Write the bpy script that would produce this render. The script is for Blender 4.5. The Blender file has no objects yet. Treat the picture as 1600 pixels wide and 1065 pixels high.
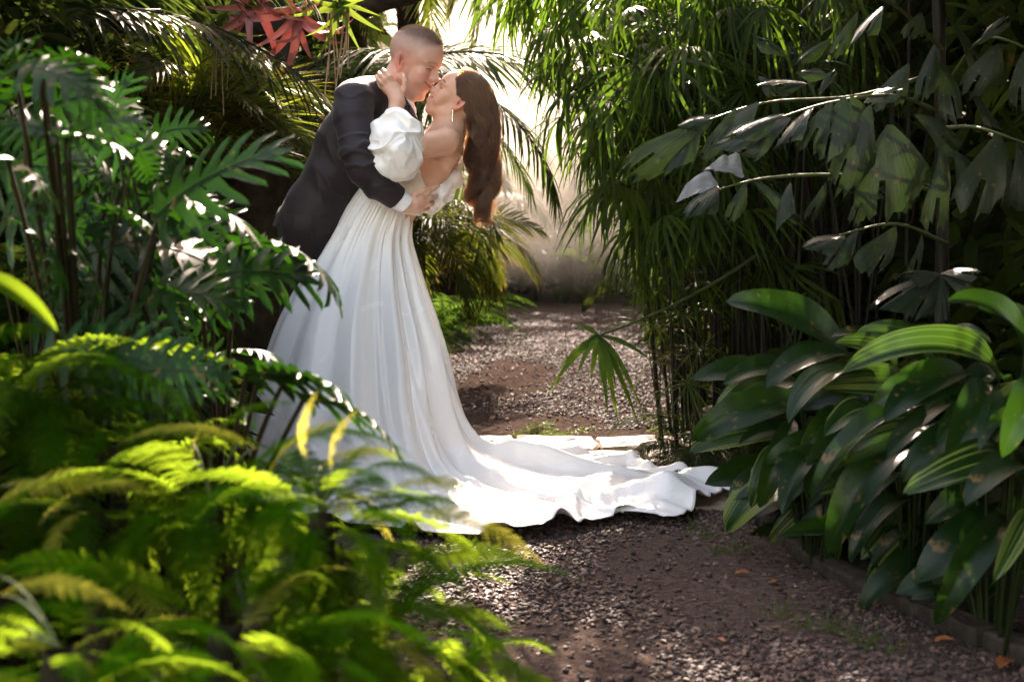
import bpy, math, random
import numpy as np
from mathutils import Vector, Matrix, noise as mnoise
random.seed(7); np.random.seed(7)
R = math.radians
scene = bpy.context.scene
C = scene.collection
PI = math.pi

# ------------------------------------------------------------------ camera
FPX = 2400.0; CX, CY = 800.0, 532.5; PITCH = math.atan((532.5-300.0)/FPX); CAMH = 1.15
cam_data = bpy.data.cameras.new('camera'); cam = bpy.data.objects.new('camera', cam_data); C.objects.link(cam)
cam.location = (0, 0, CAMH); cam.rotation_euler = (math.pi/2-PITCH, 0, 0)
cam_data.sensor_width = 36.0; cam_data.lens = 36.0*FPX/1600.0
cam_data.clip_start = 0.05; cam_data.clip_end = 2000
cam_data.dof.use_dof = True; cam_data.dof.focus_distance = 5.75; cam_data.dof.aperture_fstop = 3.4
cam_data.dof.aperture_blades = 9
scene.camera = cam

# ------------------------------------------------------------------ sky and sun
SUN_EL, SUN_AZ = R(33), R(-0.5)      # azimuth measured from +Y towards +X
world = bpy.data.worlds.new('World'); scene.world = world; world.use_nodes = True
nt = world.node_tree; nt.nodes.clear()
sky = nt.nodes.new('ShaderNodeTexSky'); sky.sky_type = 'NISHITA'; sky.sun_disc = False
sky.sun_elevation = SUN_EL; sky.sun_rotation = SUN_AZ
sky.air_density = 1.0; sky.dust_density = 1.2; sky.ozone_density = 1.0
bg = nt.nodes.new('ShaderNodeBackground'); bg.inputs['Strength'].default_value = 0.15
wo = nt.nodes.new('ShaderNodeOutputWorld')
tint = nt.nodes.new('ShaderNodeMix'); tint.data_type = 'RGBA'; tint.blend_type = 'MULTIPLY'; tint.inputs[0].default_value = 1.0
nt.links.new(sky.outputs[0], tint.inputs[6]); tint.inputs[7].default_value = (1.0, 0.72, 0.52, 1)
nt.links.new(tint.outputs[2], bg.inputs['Color']); nt.links.new(bg.outputs[0], wo.inputs['Surface'])
sun_data = bpy.data.lights.new('sun', 'SUN'); sun = bpy.data.objects.new('sun', sun_data); C.objects.link(sun)
sun_data.energy = 2.6; sun_data.angle = R(0.6); sun_data.color = (1.0, 0.81, 0.67)
sdir = Vector((math.sin(SUN_AZ)*math.cos(SUN_EL), math.cos(SUN_AZ)*math.cos(SUN_EL), math.sin(SUN_EL)))
sun.rotation_euler = sdir.to_track_quat('Z', 'Y').to_euler()
sun.location = sdir*40

scene.view_settings.view_transform = 'Standard'; scene.view_settings.look = 'None'
scene.view_settings.gamma = 1.0; scene.view_settings.use_curve_mapping = False
scene.view_settings.exposure = 3.6
cy = scene.cycles
cy.max_bounces = 6; cy.diffuse_bounces = 3; cy.glossy_bounces = 2; cy.transmission_bounces = 3
cy.volume_bounces = 0; cy.transparent_max_bounces = 6; cy.caustics_reflective = False; cy.caustics_refractive = False
cy.sample_clamp_indirect = 6.0; cy.use_denoising = True
cy.use_adaptive_sampling = True; cy.adaptive_threshold = 0.015

# ------------------------------------------------------------------ pixels to places
_cp, _sp = math.cos(PITCH), math.sin(PITCH)
def ray(px, py):
    a = (px-CX)/FPX; b = -(py-CY)/FPX
    return Vector((a, _cp + b*_sp, -_sp + b*_cp))
def P(px, py, Y):                       # the place seen at (px, py) of the photograph at distance Y
    d = ray(px, py); t = Y/d.y
    return Vector((d.x*t, Y, CAMH + d.z*t))
def G(px, py, z=0.0):                   # the place on the ground seen at (px, py)
    d = ray(px, py); t = (z-CAMH)/d.z
    return Vector((d.x*t, d.y*t, z))

# ------------------------------------------------------------------ object helpers
def link(name, data, parent=None, loc=None):
    o = bpy.data.objects.new(name, data); C.objects.link(o)
    if parent is not None: o.parent = parent
    if loc is not None: o.location = loc
    return o
def tag(o, label=None, cat=None, group=None, kind=None):
    if label: o['label'] = label
    if cat: o['category'] = cat
    if group: o['group'] = group
    if kind: o['kind'] = kind
    return o
def thing(name, label, cat, loc=(0,0,0), group=None):
    return tag(link(name, None, None, loc), label, cat, group)
def mesh(name, verts, faces, mat=None, uv=None, smooth=True, col=None):
    """verts (n,3); faces: list of tuples or (m,k) array; uv per vertex (n,2)"""
    me = bpy.data.meshes.new(name)
    verts = np.asarray(verts, dtype=np.float32).reshape(-1, 3)
    if isinstance(faces, np.ndarray):
        m, k = faces.shape
        me.vertices.add(len(verts)); me.vertices.foreach_set('co', verts.ravel())
        me.loops.add(m*k); me.loops.foreach_set('vertex_index', faces.astype(np.int32).ravel())
        me.polygons.add(m); me.polygons.foreach_set('loop_start', np.arange(0, m*k, k, dtype=np.int32))
        me.update(calc_edges=True)
    else:
        me.from_pydata(verts.tolist(), [], faces); me.update()
    if uv is not None:
        li = np.empty(len(me.loops), dtype=np.int32); me.loops.foreach_get('vertex_index', li)
        l = me.uv_layers.new(name='uv'); l.data.foreach_set('uv', np.asarray(uv, dtype=np.float32)[li].ravel())
    if col is not None:
        a = me.color_attributes.new('Col', 'FLOAT_COLOR', 'POINT')
        c4 = np.ones((len(verts), 4), dtype=np.float32); c4[:, :3] = col
        a.data.foreach_set('color', c4.ravel())
    me.polygons.foreach_set('use_smooth', np.full(len(me.polygons), smooth))
    if mat is not None: me.materials.append(mat)
    return me
def local(verts, origin):
    return np.asarray(verts, dtype=np.float64) - np.asarray(origin, dtype=np.float64)

# ------------------------------------------------------------------ materials
def newmat(name):
    m = bpy.data.materials.new(name); m.use_nodes = True
    nt = m.node_tree; nt.nodes.clear()
    out = nt.nodes.new('ShaderNodeOutputMaterial')
    return m, nt, out
def N(nt, typ, **kw):
    n = nt.nodes.new(typ)
    for k, v in kw.items():
        if k.startswith('i_'):
            key = k[2:].replace('_', ' ')
            n.inputs[key].default_value = v
        else: setattr(n, k, v)
    return n
def L(nt, a, b): nt.links.new(a, b)
def ramp(nt, fac, stops):
    r = nt.nodes.new('ShaderNodeValToRGB'); e = r.color_ramp.elements
    while len(e) > 1: e.remove(e[0])
    e[0].position = stops[0][0]; e[0].color = (*stops[0][1], 1)
    for p, c in stops[1:]:
        k = e.new(p); k.color = (*c, 1)
    L(nt, fac, r.inputs[0]); return r.outputs[0]
def math_(nt, op, a, b=None, c=None):
    n = nt.nodes.new('ShaderNodeMath'); n.operation = op
    for i, v in enumerate((a, b, c)):
        if v is None: continue
        if isinstance(v, (int, float)): n.inputs[i].default_value = v
        else: L(nt, v, n.inputs[i])
    return n.outputs[0]
def mixc(nt, fac, a, b, mode='MIX'):
    n = nt.nodes.new('ShaderNodeMix'); n.data_type = 'RGBA'; n.blend_type = mode
    for key, v in ((0, fac), (6, a), (7, b)):
        if isinstance(v, (int, float)): n.inputs[key].default_value = v
        elif isinstance(v, tuple): n.inputs[key].default_value = (*v, 1)
        else: L(nt, v, n.inputs[key])
    return n.outputs[2]

def leaf_mat(name, dark, light, trans, rough=0.42, tmix=0.35, stripe=None, tipcol=None, rib=0.0, brown=0.0, spec=0.5, bump=0.25, veinscale=60.0):
    """leaf: colour varies by leaf (Object Info random) and by noise; light passes through it"""
    m, nt, out = newmat(name)
    oi = N(nt, 'ShaderNodeObjectInfo'); tc = N(nt, 'ShaderNodeTexCoord')
    nz = N(nt, 'ShaderNodeTexNoise', i_Scale=3.0, i_Detail=3.0); L(nt, tc.outputs['Object'], nz.inputs['Vector'])
    f = math_(nt, 'ADD', math_(nt, 'MULTIPLY', oi.outputs['Random'], 0.6), math_(nt, 'MULTIPLY_ADD', nz.outputs['Fac'], 1.2, -0.4))
    base = mixc(nt, f, dark, light)
    uvn = N(nt, 'ShaderNodeUVMap'); sep = N(nt, 'ShaderNodeSeparateXYZ'); L(nt, uvn.outputs[0], sep.inputs[0])
    U, V = sep.outputs[0], sep.outputs[1]
    # veins running lengthwise: noise stretched along the leaf
    cmb = N(nt, 'ShaderNodeCombineXYZ'); L(nt, math_(nt, 'MULTIPLY', U, veinscale), cmb.inputs[0]); L(nt, math_(nt, 'MULTIPLY', V, 1.2), cmb.inputs[1])
    L(nt, math_(nt, 'MULTIPLY', oi.outputs['Random'], 37.0), cmb.inputs[2])
    vz = N(nt, 'ShaderNodeTexNoise', i_Scale=1.0, i_Detail=1.0); L(nt, cmb.outputs[0], vz.inputs['Vector'])
    base = mixc(nt, math_(nt, 'MULTIPLY_ADD', vz.outputs['Fac'], 0.9, -0.2), base, mixc(nt, 0.5, base, light))
    tr = trans
    if stripe:
        cmb2 = N(nt, 'ShaderNodeCombineXYZ'); L(nt, math_(nt, 'MULTIPLY', U, 5.5), cmb2.inputs[0]); L(nt, math_(nt, 'MULTIPLY', V, 0.35), cmb2.inputs[1])
        L(nt, math_(nt, 'MULTIPLY', oi.outputs['Random'], 91.0), cmb2.inputs[2])
        sz = N(nt, 'ShaderNodeTexNoise', i_Scale=1.0, i_Detail=1.5); L(nt, cmb2.outputs[0], sz.inputs['Vector'])
        thr = math_(nt, 'MULTIPLY_ADD', oi.outputs['Random'], -0.12, 0.585)
        sf = math_(nt, 'MULTIPLY', math_(nt, 'SUBTRACT', sz.outputs['Fac'], thr), 14.0)
        cl = N(nt, 'ShaderNodeClamp'); L(nt, sf, cl.inputs[0])
        base = mixc(nt, cl.outputs[0], base, stripe)
    if rib > 0:
        au = math_(nt, 'ABSOLUTE', U)
        rf = math_(nt, 'LESS_THAN', au, rib)
        base = mixc(nt, math_(nt, 'MULTIPLY', rf, 0.6), base, light)
    if tipcol:
        tf = N(nt, 'ShaderNodeMapRange'); L(nt, V, tf.inputs[0]); tf.inputs[1].default_value = 0.72; tf.inputs[2].default_value = 0.98
        base = mixc(nt, tf.outputs[0], base, tipcol)
    if brown > 0:
        bz = N(nt, 'ShaderNodeTexNoise', i_Scale=9.0, i_Detail=4.0); L(nt, tc.outputs['Object'], bz.inputs['Vector'])
        bf = N(nt, 'ShaderNodeMapRange'); L(nt, bz.outputs['Fac'], bf.inputs[0]); bf.inputs[1].default_value = 0.66-brown*0.1; bf.inputs[2].default_value = 0.72
        base = mixc(nt, math_(nt, 'MULTIPLY', bf.outputs[0], 0.7), base, (0.16, 0.09, 0.03))
    p = N(nt, 'ShaderNodeBsdfPrincipled'); L(nt, base, p.inputs['Base Color'])
    rn = math_(nt, 'MULTIPLY_ADD', nz.outputs['Fac'], 0.25, rough-0.12)
    L(nt, rn, p.inputs['Roughness']); p.inputs['Specular IOR Level'].default_value = spec
    if bump > 0:
        b = N(nt, 'ShaderNodeBump', i_Strength=bump, i_Distance=0.004); L(nt, vz.outputs['Fac'], b.inputs['Height']); L(nt, b.outputs[0], p.inputs['Normal'])
    t = N(nt, 'ShaderNodeBsdfTranslucent')
    tcol = mixc(nt, f, tuple(c*0.6 for c in tr), tr)
    if tipcol: tcol = mixc(nt, tf.outputs[0], tcol, tuple(min(1, c*1.8) for c in tipcol))
    L(nt, tcol, t.inputs['Color'])
    ms = N(nt, 'ShaderNodeMixShader'); ms.inputs[0].default_value = tmix
    L(nt, p.outputs[0], ms.inputs[1]); L(nt, t.outputs[0], ms.inputs[2]); L(nt, ms.outputs[0], out.inputs[0])
    return m
def plain_mat(name, c1, c2, rough=0.6, scale=20.0, bump=0.3, dist=0.004, spec=0.3, metal=0.0, stretch=(1,1,1), detail=5.0):
    m, nt, out = newmat(name)
    tc = N(nt, 'ShaderNodeTexCoord'); mp = N(nt, 'ShaderNodeMapping'); mp.inputs['Scale'].default_value = stretch
    L(nt, tc.outputs['Object'], mp.inputs[0])
    nz = N(nt, 'ShaderNodeTexNoise', i_Scale=scale, i_Detail=detail); L(nt, mp.outputs[0], nz.inputs['Vector'])
    oi = N(nt, 'ShaderNodeObjectInfo')
    f = math_(nt, 'ADD', math_(nt, 'MULTIPLY_ADD', nz.outputs['Fac'], 2.0, -0.6), math_(nt, 'MULTIPLY_ADD', oi.outputs['Random'], 0.4, -0.2))
    p = N(nt, 'ShaderNodeBsdfPrincipled'); L(nt, mixc(nt, f, c1, c2), p.inputs['Base Color'])
    p.inputs['Roughness'].default_value = rough; p.inputs['Specular IOR Level'].default_value = spec*0.5; p.inputs['Metallic'].default_value = metal
    if bump > 0:
        b = N(nt, 'ShaderNodeBump', i_Strength=bump, i_Distance=dist); L(nt, nz.outputs['Fac'], b.inputs['Height']); L(nt, b.outputs[0], p.inputs['Normal'])
    L(nt, p.outputs[0], out.inputs[0]); return m
# ------------------------------------------------------------------ implicit modelling (smooth union of shapes, turned into one continuous surface)
def axis(lo, hi, coarse, fine=()):
    v = [lo]
    while v[-1] < hi:
        h = coarse
        for a, b, f in fine:
            if a-2*coarse <= v[-1] <= b: h = min(h, f if v[-1] >= a-coarse*0.5 else max(f, coarse*0.6))
        v.append(v[-1]+h)
    return np.array(v, dtype=np.float32)
class Field:
    CAP = 0.06
    def __init__(s, xs, ys, zs):
        s.ax = (xs, ys, zs); s.F = np.full((len(xs), len(ys), len(zs)), s.CAP, dtype=np.float32)
    def block(s, lo, hi, m):
        sl = []
        for a, l, h in zip(s.ax, lo, hi):
            i0 = max(0, np.searchsorted(a, l-m)-1); i1 = min(len(a), np.searchsorted(a, h+m)+1)
            if i1 <= i0: return None, None
            sl.append(slice(i0, i1))
        sl = tuple(sl)
        X = s.ax[0][sl[0]][:, None, None]; Y = s.ax[1][sl[1]][None, :, None]; Z = s.ax[2][sl[2]][None, None, :]
        return sl, (X, Y, Z)
    def put(s, sl, d, k, sub=False):
        A = s.F[sl]
        if sub:                      # smooth subtraction of d
            B = -d
            h = np.clip(0.5+0.5*(B-A)/k, 0, 1)     # smooth max(A,B)
            s.F[sl] = A*(1-h)+B*h + k*h*(1-h)
        else:
            h = np.clip(0.5+0.5*(A-d)/k, 0, 1)
            s.F[sl] = A*(1-h)+d*h - k*h*(1-h)
    def cap(s, A, B, r1, r2, k=0.012, sy=1.0, sub=False, fr=None):
        """rounded cone from A to B; sy widens it in depth; fr = (origin, 3x3, scale) local frame"""
        A = np.array(A, float); B = np.array(B, float)
        if fr is not None:
            O, M, sc = fr; wA, wB = O+M@A*sc, O+M@B*sc; rr = max(r1, r2)*sc*max(1, sy)
        else: wA, wB = A, B; rr = max(r1, r2)*max(1, sy)
        sl, g = s.block(np.minimum(wA, wB)-rr, np.maximum(wA, wB)+rr, 0.045)
        if sl is None: return
        X, Y, Z = g
        if fr is not None:
            dx, dy, dz = X-O[0], Y-O[1], Z-O[2]
            X = (M[0,0]*dx+M[1,0]*dy+M[2,0]*dz)/sc; Yl = (M[0,1]*dx+M[1,1]*dy+M[2,1]*dz)/sc; Z = (M[0,2]*dx+M[1,2]*dy+M[2,2]*dz)/sc; Y = Yl
        else: sc = 1.0
        D = B-A; Ds = np.array([D[0], D[1]/sy, D[2]])
        px, py, pz = X-A[0], (Y-A[1])/sy, Z-A[2]
        t = np.clip((px*Ds[0]+py*Ds[1]+pz*Ds[2])/max(1e-9, float(Ds@Ds)), 0, 1)
        d = np.sqrt((px-t*Ds[0])**2+(py-t*Ds[1])**2+(pz-t*Ds[2])**2) - (r1+(r2-r1)*t)
        s.put(sl, (d*sc).astype(np.float32), k, sub)
    def ell(s, c, r, k=0.012, sub=False, fr=None, rot=None):
        """ellipsoid; rot = 3x3 own rotation"""
        c = np.array(c, float); r = np.array(r, float)
        M = np.eye(3); sc = 1.0; O = c
        if fr is not None: O = fr[0]+fr[1]@c*fr[2]; M = fr[1]; sc = fr[2]
        if rot is not None: M = M@rot
        rr = np.abs(M)@r*sc
        sl, g = s.block(O-rr, O+rr, 0.045)
        if sl is None: return
        X, Y, Z = g; dx, dy, dz = X-O[0], Y-O[1], Z-O[2]
        x = (M[0,0]*dx+M[1,0]*dy+M[2,0]*dz)/sc; y = (M[0,1]*dx+M[1,1]*dy+M[2,1]*dz)/sc; z = (M[0,2]*dx+M[1,2]*dy+M[2,2]*dz)/sc
        k0 = np.sqrt((x/r[0])**2+(y/r[1])**2+(z/r[2])**2); k1 = np.sqrt((x/r[0]**2)**2+(y/r[1]**2)**2+(z/r[2]**2)**2)
        d = k0*(k0-1)/np.maximum(k1, 1e-6)
        s.put(sl, (d*sc).astype(np.float32), k, sub)
    def chain(s, pts, k=0.012, sy=1.0, fr=None):
        for (a, ra), (b, rb) in zip(pts[:-1], pts[1:]): s.cap(a, b, ra, rb, k, sy, fr=fr)
    def surface(s):
        """surface nets"""
        F = s.F; ins = F < 0
        nx, ny, nz = F.shape
        cnt = np.zeros((nx-1, ny-1, nz-1), dtype=np.int8)
        for a in (0, 1):
            for b in (0, 1):
                for c in (0, 1): cnt += ins[a:nx-1+a, b:ny-1+b, c:nz-1+c]
        cells = np.argwhere((cnt > 0) & (cnt < 8)); idx = np.full(cnt.shape, -1, dtype=np.int32)
        ci, cj, ck = cells.T; idx[ci, cj, ck] = np.arange(len(cells))
        acc = np.zeros((len(cells), 3)); n = np.zeros(len(cells))
        cor = [(a, b, c) for a in (0,1) for b in (0,1) for c in (0,1)]
        for p in cor:
            for ax_ in range(3):
                if p[ax_]: continue
                q = list(p); q[ax_] = 1
                fa = F[ci+p[0], cj+p[1], ck+p[2]]; fb = F[ci+q[0], cj+q[1], ck+q[2]]
                m = (fa < 0) != (fb < 0); t = np.where(m, fa/(np.where(m, fa-fb, 1)), 0)
                pos = []
                for d_, ind, pp in zip(range(3), (ci, cj, ck), p):
                    base = s.ax[d_][ind+pp]
                    if d_ == ax_: base = base + t*(s.ax[d_][ind+1]-s.ax[d_][ind])
                    pos.append(base)
                acc += np.stack(pos, 1)*m[:, None]; n += m
        V = acc/n[:, None]
        faces = []
        def quads(ax_):
            sl0 = [slice(None)]*3; sl1 = [slice(None)]*3; sl0[ax_] = slice(0, -1); sl1[ax_] = slice(1, None)
            a = ins[tuple(sl0)]; b = ins[tuple(sl1)]
            e = np.argwhere(a != b); o1, o2 = [d for d in range(3) if d != ax_]
            ok = (e[:, o1] > 0) & (e[:, o2] > 0) & (e[:, o1] < F.shape[o1]-1) & (e[:, o2] < F.shape[o2]-1)
            e = e[ok]; out = []
            for d1, d2 in ((0,0),(1,0),(1,1),(0,1)):
                q = e.copy(); q[:, o1] -= d1; q[:, o2] -= d2; out.append(idx[q[:,0], q[:,1], q[:,2]])
            f = np.stack(out, 1); fl = a[e[:,0], e[:,1], e[:,2]]
            if ax_ == 1: fl = ~fl
            f[~fl] = f[~fl][:, ::-1]
            return f
        faces = np.concatenate([quads(0), quads(1), quads(2)])
        faces = faces[(faces >= 0).all(1)]
        return V, faces
def vnormals(V, Fc):
    n = np.cross(V[Fc[:,2]]-V[Fc[:,0]], V[Fc[:,3]]-V[Fc[:,1]]); out = np.zeros_like(V)
    for i in range(4): np.add.at(out, Fc[:, i], n)
    return out/np.maximum(np.linalg.norm(out, axis=1, keepdims=True), 1e-12)
def relax(V, Fc, it=2, lam=0.5):
    for _ in range(it):
        s = np.zeros_like(V); c = np.zeros(len(V))
        for i in range(4):
            j = (i+1) % 4
            np.add.at(s, Fc[:, i], V[Fc[:, j]]); np.add.at(c, Fc[:, i], 1)
            np.add.at(s, Fc[:, j], V[Fc[:, i]]); np.add.at(c, Fc[:, j], 1)
        V = V*(1-lam) + lam*s/np.maximum(c, 1)[:, None]
    return V
# vectorised value noise for folds and creases
_rng = np.random.RandomState(3); _tab = _rng.rand(32, 32, 32)
def vnoise(p):
    p = np.asarray(p); i = np.floor(p).astype(int); f = p-i; f = f*f*(3-2*f); i &= 31; j = (i+1) & 31
    r = 0
    for a in (0,1):
        for b in (0,1):
            for c in (0,1):
                w = (f[...,0] if a else 1-f[...,0])*(f[...,1] if b else 1-f[...,1])*(f[...,2] if c else 1-f[...,2])
                r = r + w*_tab[(j if a else i)[...,0], (j if b else i)[...,1], (j if c else i)[...,2]]
    return r
def fbm(p, o=3):
    r = 0; a = 0.5; s = 0
    for _ in range(o): r = r+a*vnoise(p); s += a; a *= 0.5; p = np.asarray(p)*2.03+11.7
    return r/s
def ridged(p): return 1-np.abs(2*vnoise(p)-1)
def sstep(a, b, x):
    t = np.clip((np.asarray(x)-a)/(b-a), 0, 1); return t*t*(3-2*t)
# ------------------------------------------------------------------ ground, path, slabs, kerb
def inpoly(x, y, poly):
    x = np.asarray(x); y = np.asarray(y); c = np.zeros(x.shape, bool); n = len(poly); j = n-1
    for i in range(n):
        xi, yi = poly[i]; xj, yj = poly[j]
        c ^= ((yi > y) != (yj > y)) & (x < (xj-xi)*(y-yi)/(yj-yi+1e-12)+xi); j = i
    return c
def spline(pts, n):
    """Catmull-Rom through pts"""
    p = np.asarray(pts, float); p = np.vstack([2*p[0]-p[1], p, 2*p[-1]-p[-2]]); m = len(p)-3
    t = np.linspace(0, m-1e-6, n); i = t.astype(int); f = (t-i)[:, None]
    a, b, c, d = p[i], p[i+1], p[i+2], p[i+3]
    return 0.5*((2*b)+(c-a)*f+(2*a-5*b+4*c-d)*f*f+(3*b-a-3*c+d)*f**3)

m, nt, out = newmat('damp_soil')
tc = N(nt, 'ShaderNodeTexCoord'); n1 = N(nt, 'ShaderNodeTexNoise', i_Scale=6.0, i_Detail=8.0); L(nt, tc.outputs['Object'], n1.inputs['Vector'])
n2 = N(nt, 'ShaderNodeTexVoronoi', i_Scale=45.0); L(nt, tc.outputs['Object'], n2.inputs['Vector'])
p = N(nt, 'ShaderNodeBsdfPrincipled', i_Roughness=0.85); L(nt, mixc(nt, n1.outputs['Fac'], (0.012, 0.008, 0.005), (0.06, 0.038, 0.02)), p.inputs['Base Color'])
b = N(nt, 'ShaderNodeBump', i_Strength=0.8, i_Distance=0.02); L(nt, math_(nt, 'ADD', n1.outputs['Fac'], math_(nt, 'MULTIPLY', n2.outputs['Distance'], 0.4)), b.inputs['Height']); L(nt, b.outputs[0], p.inputs['Normal'])
L(nt, p.outputs[0], out.inputs[0]); M_soil = m
gx = np.concatenate([np.linspace(-60, -4, 12), np.linspace(-3.6, 3.6, 60), np.linspace(4, 60, 12)]); gy = np.concatenate([np.linspace(-30, 2, 12), np.linspace(2.2, 18, 110), np.linspace(19, 120, 14)])
GX, GY = np.meshgrid(gx, gy, indexing='ij'); n_ = len(gy)
GZ = -0.012 + 0.03*(fbm(np.stack([GX*1.3, GY*1.3, GX*0], -1), 3)-0.5)*1.0
idx = np.arange(GX.size).reshape(GX.shape); FQ = np.stack([idx[:-1, :-1], idx[1:, :-1], idx[1:, 1:], idx[:-1, 1:]], -1).reshape(-1, 4)

rightpts = [tuple(G(x, y)[:2]) for x, y in ((1004, 470), (1030, 500), (1062, 570), (1100, 640), (1125, 700), (1150, 760), (1168, 797), (1235, 868), (1330, 922), (1450, 978), (1600, 1045))]
leftpts = [tuple(G(x, y)[:2]) for x, y in ((735, 470), (690, 500), (640, 540), (560, 600), (470, 680), (430, 760), (420, 850), (400, 960), (300, 1100))]
lastr = (1.45, 2.2); lastl = (-1.0, 2.2)
path_poly = [tuple(q) for q in spline(rightpts, 50)] + [lastr, lastl] + [tuple(q) for q in spline(leftpts, 40)[::-1]]
# soil dips under the path so the path surface lies above it
inp = inpoly(GX, GY, path_poly); GZ = np.where(inp, np.minimum(GZ, -0.03), np.maximum(GZ, -0.02))
ground = link('ground', mesh('ground', np.stack([GX, GY, GZ], -1).reshape(-1, 3), FQ, M_soil)); tag(ground, kind='structure')

m, nt, out = newmat('gravel_bed')
tc = N(nt, 'ShaderNodeTexCoord')
v = N(nt, 'ShaderNodeTexVoronoi', i_Scale=62.0, i_Randomness=1.0); L(nt, tc.outputs['Object'], v.inputs['Vector'])
v2 = N(nt, 'ShaderNodeTexVoronoi', i_Scale=62.0, feature='DISTANCE_TO_EDGE'); L(nt, tc.outputs['Object'], v2.inputs['Vector'])
nz = N(nt, 'ShaderNodeTexNoise', i_Scale=1.7, i_Detail=6.0, i_Roughness=0.6); L(nt, tc.outputs['Object'], nz.inputs['Vector'])
sepc = N(nt, 'ShaderNodeSeparateColor'); L(nt, v.outputs['Color'], sepc.inputs[0])
c1 = mixc(nt, sepc.outputs[0], (0.036, 0.026, 0.021), (0.110, 0.080, 0.068))
c2 = mixc(nt, math_(nt, 'MULTIPLY_ADD', nz.outputs['Fac'], 2.2, -0.7), c1, (0.080, 0.059, 0.049))
p = N(nt, 'ShaderNodeBsdfDiffuse'); L(nt, c2, p.inputs['Color'])
b = N(nt, 'ShaderNodeBump', i_Strength=0.9, i_Distance=0.012)
L(nt, math_(nt, 'ADD', math_(nt, 'MINIMUM', v2.outputs['Distance'], 0.25), math_(nt, 'MULTIPLY', nz.outputs['Fac'], 0.3)), b.inputs['Height']); L(nt, b.outputs[0], p.inputs['Normal'])
L(nt, p.outputs[0], out.inputs[0]); M_path = m
px_ = np.linspace(-2.2, 3.2, 120); py_ = np.linspace(2.0, 17.5, 300); PX, PY = np.meshgrid(px_, py_, indexing='ij')
PZ = -0.004 + 0.022*(fbm(np.stack([PX*1.1, PY*0.9, PX*0+3], -1), 3)-0.5)*(1-0.85*sstep(7.5, 10.5, PY))
def pathz(x, y): return -0.004 + 0.022*(fbm(np.stack([np.asarray(x)*1.1, np.asarray(y)*0.9, np.asarray(x)*0+3], -1), 3)-0.5)*(1-0.85*sstep(7.5, 10.5, np.asarray(y)))
idx = np.arange(PX.size).reshape(PX.shape); FQ = np.stack([idx[:-1, :-1], idx[1:, :-1], idx[1:, 1:], idx[:-1, 1:]], -1).reshape(-1, 4)
cc = np.stack([PX, PY], -1).reshape(-1, 2)[FQ].mean(1); FQ = FQ[inpoly(cc[:, 0], cc[:, 1], path_poly)]
path = link('gravel_path', mesh('gravel_path', np.stack([PX, PY, PZ], -1).reshape(-1, 3), FQ, M_path)); tag(path, kind='structure')

# loose stones: real, small and uncountable
m, nt, out = newmat('gravel_stone')
a = N(nt, 'ShaderNodeAttribute', attribute_name='Col'); tc = N(nt, 'ShaderNodeTexCoord')
nz = N(nt, 'ShaderNodeTexNoise', i_Scale=160.0, i_Detail=2.0); L(nt, tc.outputs['Object'], nz.inputs['Vector'])
p = N(nt, 'ShaderNodeBsdfPrincipled', i_Roughness=0.66); L(nt, mixc(nt, nz.outputs['Fac'], a.outputs['Color'], mixc(nt, 1.0, a.outputs['Color'], (0.6, 0.6, 0.6), 'MULTIPLY')), p.inputs['Base Color'])
L(nt, p.outputs[0], out.inputs[0]); M_stone = m
t = (1+5**.5)/2
ICO = np.array([(-1,t,0),(1,t,0),(-1,-t,0),(1,-t,0),(0,-1,t),(0,1,t),(0,-1,-t),(0,1,-t),(t,0,-1),(t,0,1),(-t,0,-1),(-t,0,1)])/math.sqrt(1+t*t)
ICF = np.array([(0,11,5),(0,5,1),(0,1,7),(0,7,10),(0,10,11),(1,5,9),(5,11,4),(11,10,2),(10,7,6),(7,1,8),(3,9,4),(3,4,2),(3,2,6),(3,6,8),(3,8,9),(4,9,5),(2,4,11),(6,2,10),(8,6,7),(9,8,1)])
def stones(name, n, region, size, parent=None, colors=None, zf=pathz, sink=0.35, seed=5):
    rg = np.random.RandomState(seed); pts = region(n, rg); n = len(pts)
    V = ICO[None]*(1+rg.uniform(-0.28, 0.28, (n, 12, 1)))
    s = size(pts, rg)[:, None, None]*np.stack([rg.uniform(0.75, 1.35, n), rg.uniform(0.7, 1.0, n), rg.uniform(0.38, 0.7, n)], 1)[:, None, :]
    V = V*s
    th = rg.rand(n)*2*PI; tl = rg.normal(size=n)*0.35
    c, s_ = np.cos(tl)[:, None], np.sin(tl)[:, None]; V = np.stack([V[..., 0]*c-V[..., 2]*s_, V[..., 1], V[..., 0]*s_+V[..., 2]*c], -1)
    c, s_ = np.cos(th)[:, None], np.sin(th)[:, None]; V = np.stack([V[..., 0]*c-V[..., 1]*s_, V[..., 0]*s_+V[..., 1]*c, V[..., 2]], -1)
    z = zf(pts[:, 0], pts[:, 1]); hgt = V[..., 2].max(1)
    V += np.stack([pts[:, 0], pts[:, 1], z+hgt*(1-2*sink*rg.rand(n)*0.9)*0.7+rg.rand(n)*0.003], 1)[:, None, :]
    Fc = (ICF[None]+(np.arange(n)*12)[:, None, None]).reshape(-1, 3)
    pal = 0.66*np.array((1.28, 0.94, 0.80))*np.array(colors if colors is not None else [(0.055, 0.042, 0.040), (0.10, 0.078, 0.07), (0.15, 0.12, 0.105), (0.075, 0.06, 0.062), (0.20, 0.165, 0.14), (0.13, 0.085, 0.065), (0.035, 0.028, 0.028)])
    col = pal[rg.randint(0, len(pal), n)]*rg.uniform(0.75, 1.25, (n, 1)); col = np.repeat(col, 12, 0)
    return link(name, mesh(name, V.reshape(-1, 3), Fc, M_stone, smooth=False, col=col), parent)
bare = lambda x, y: fbm(np.stack([x*1.6, y*1.1, x*0+8], -1), 3)
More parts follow.
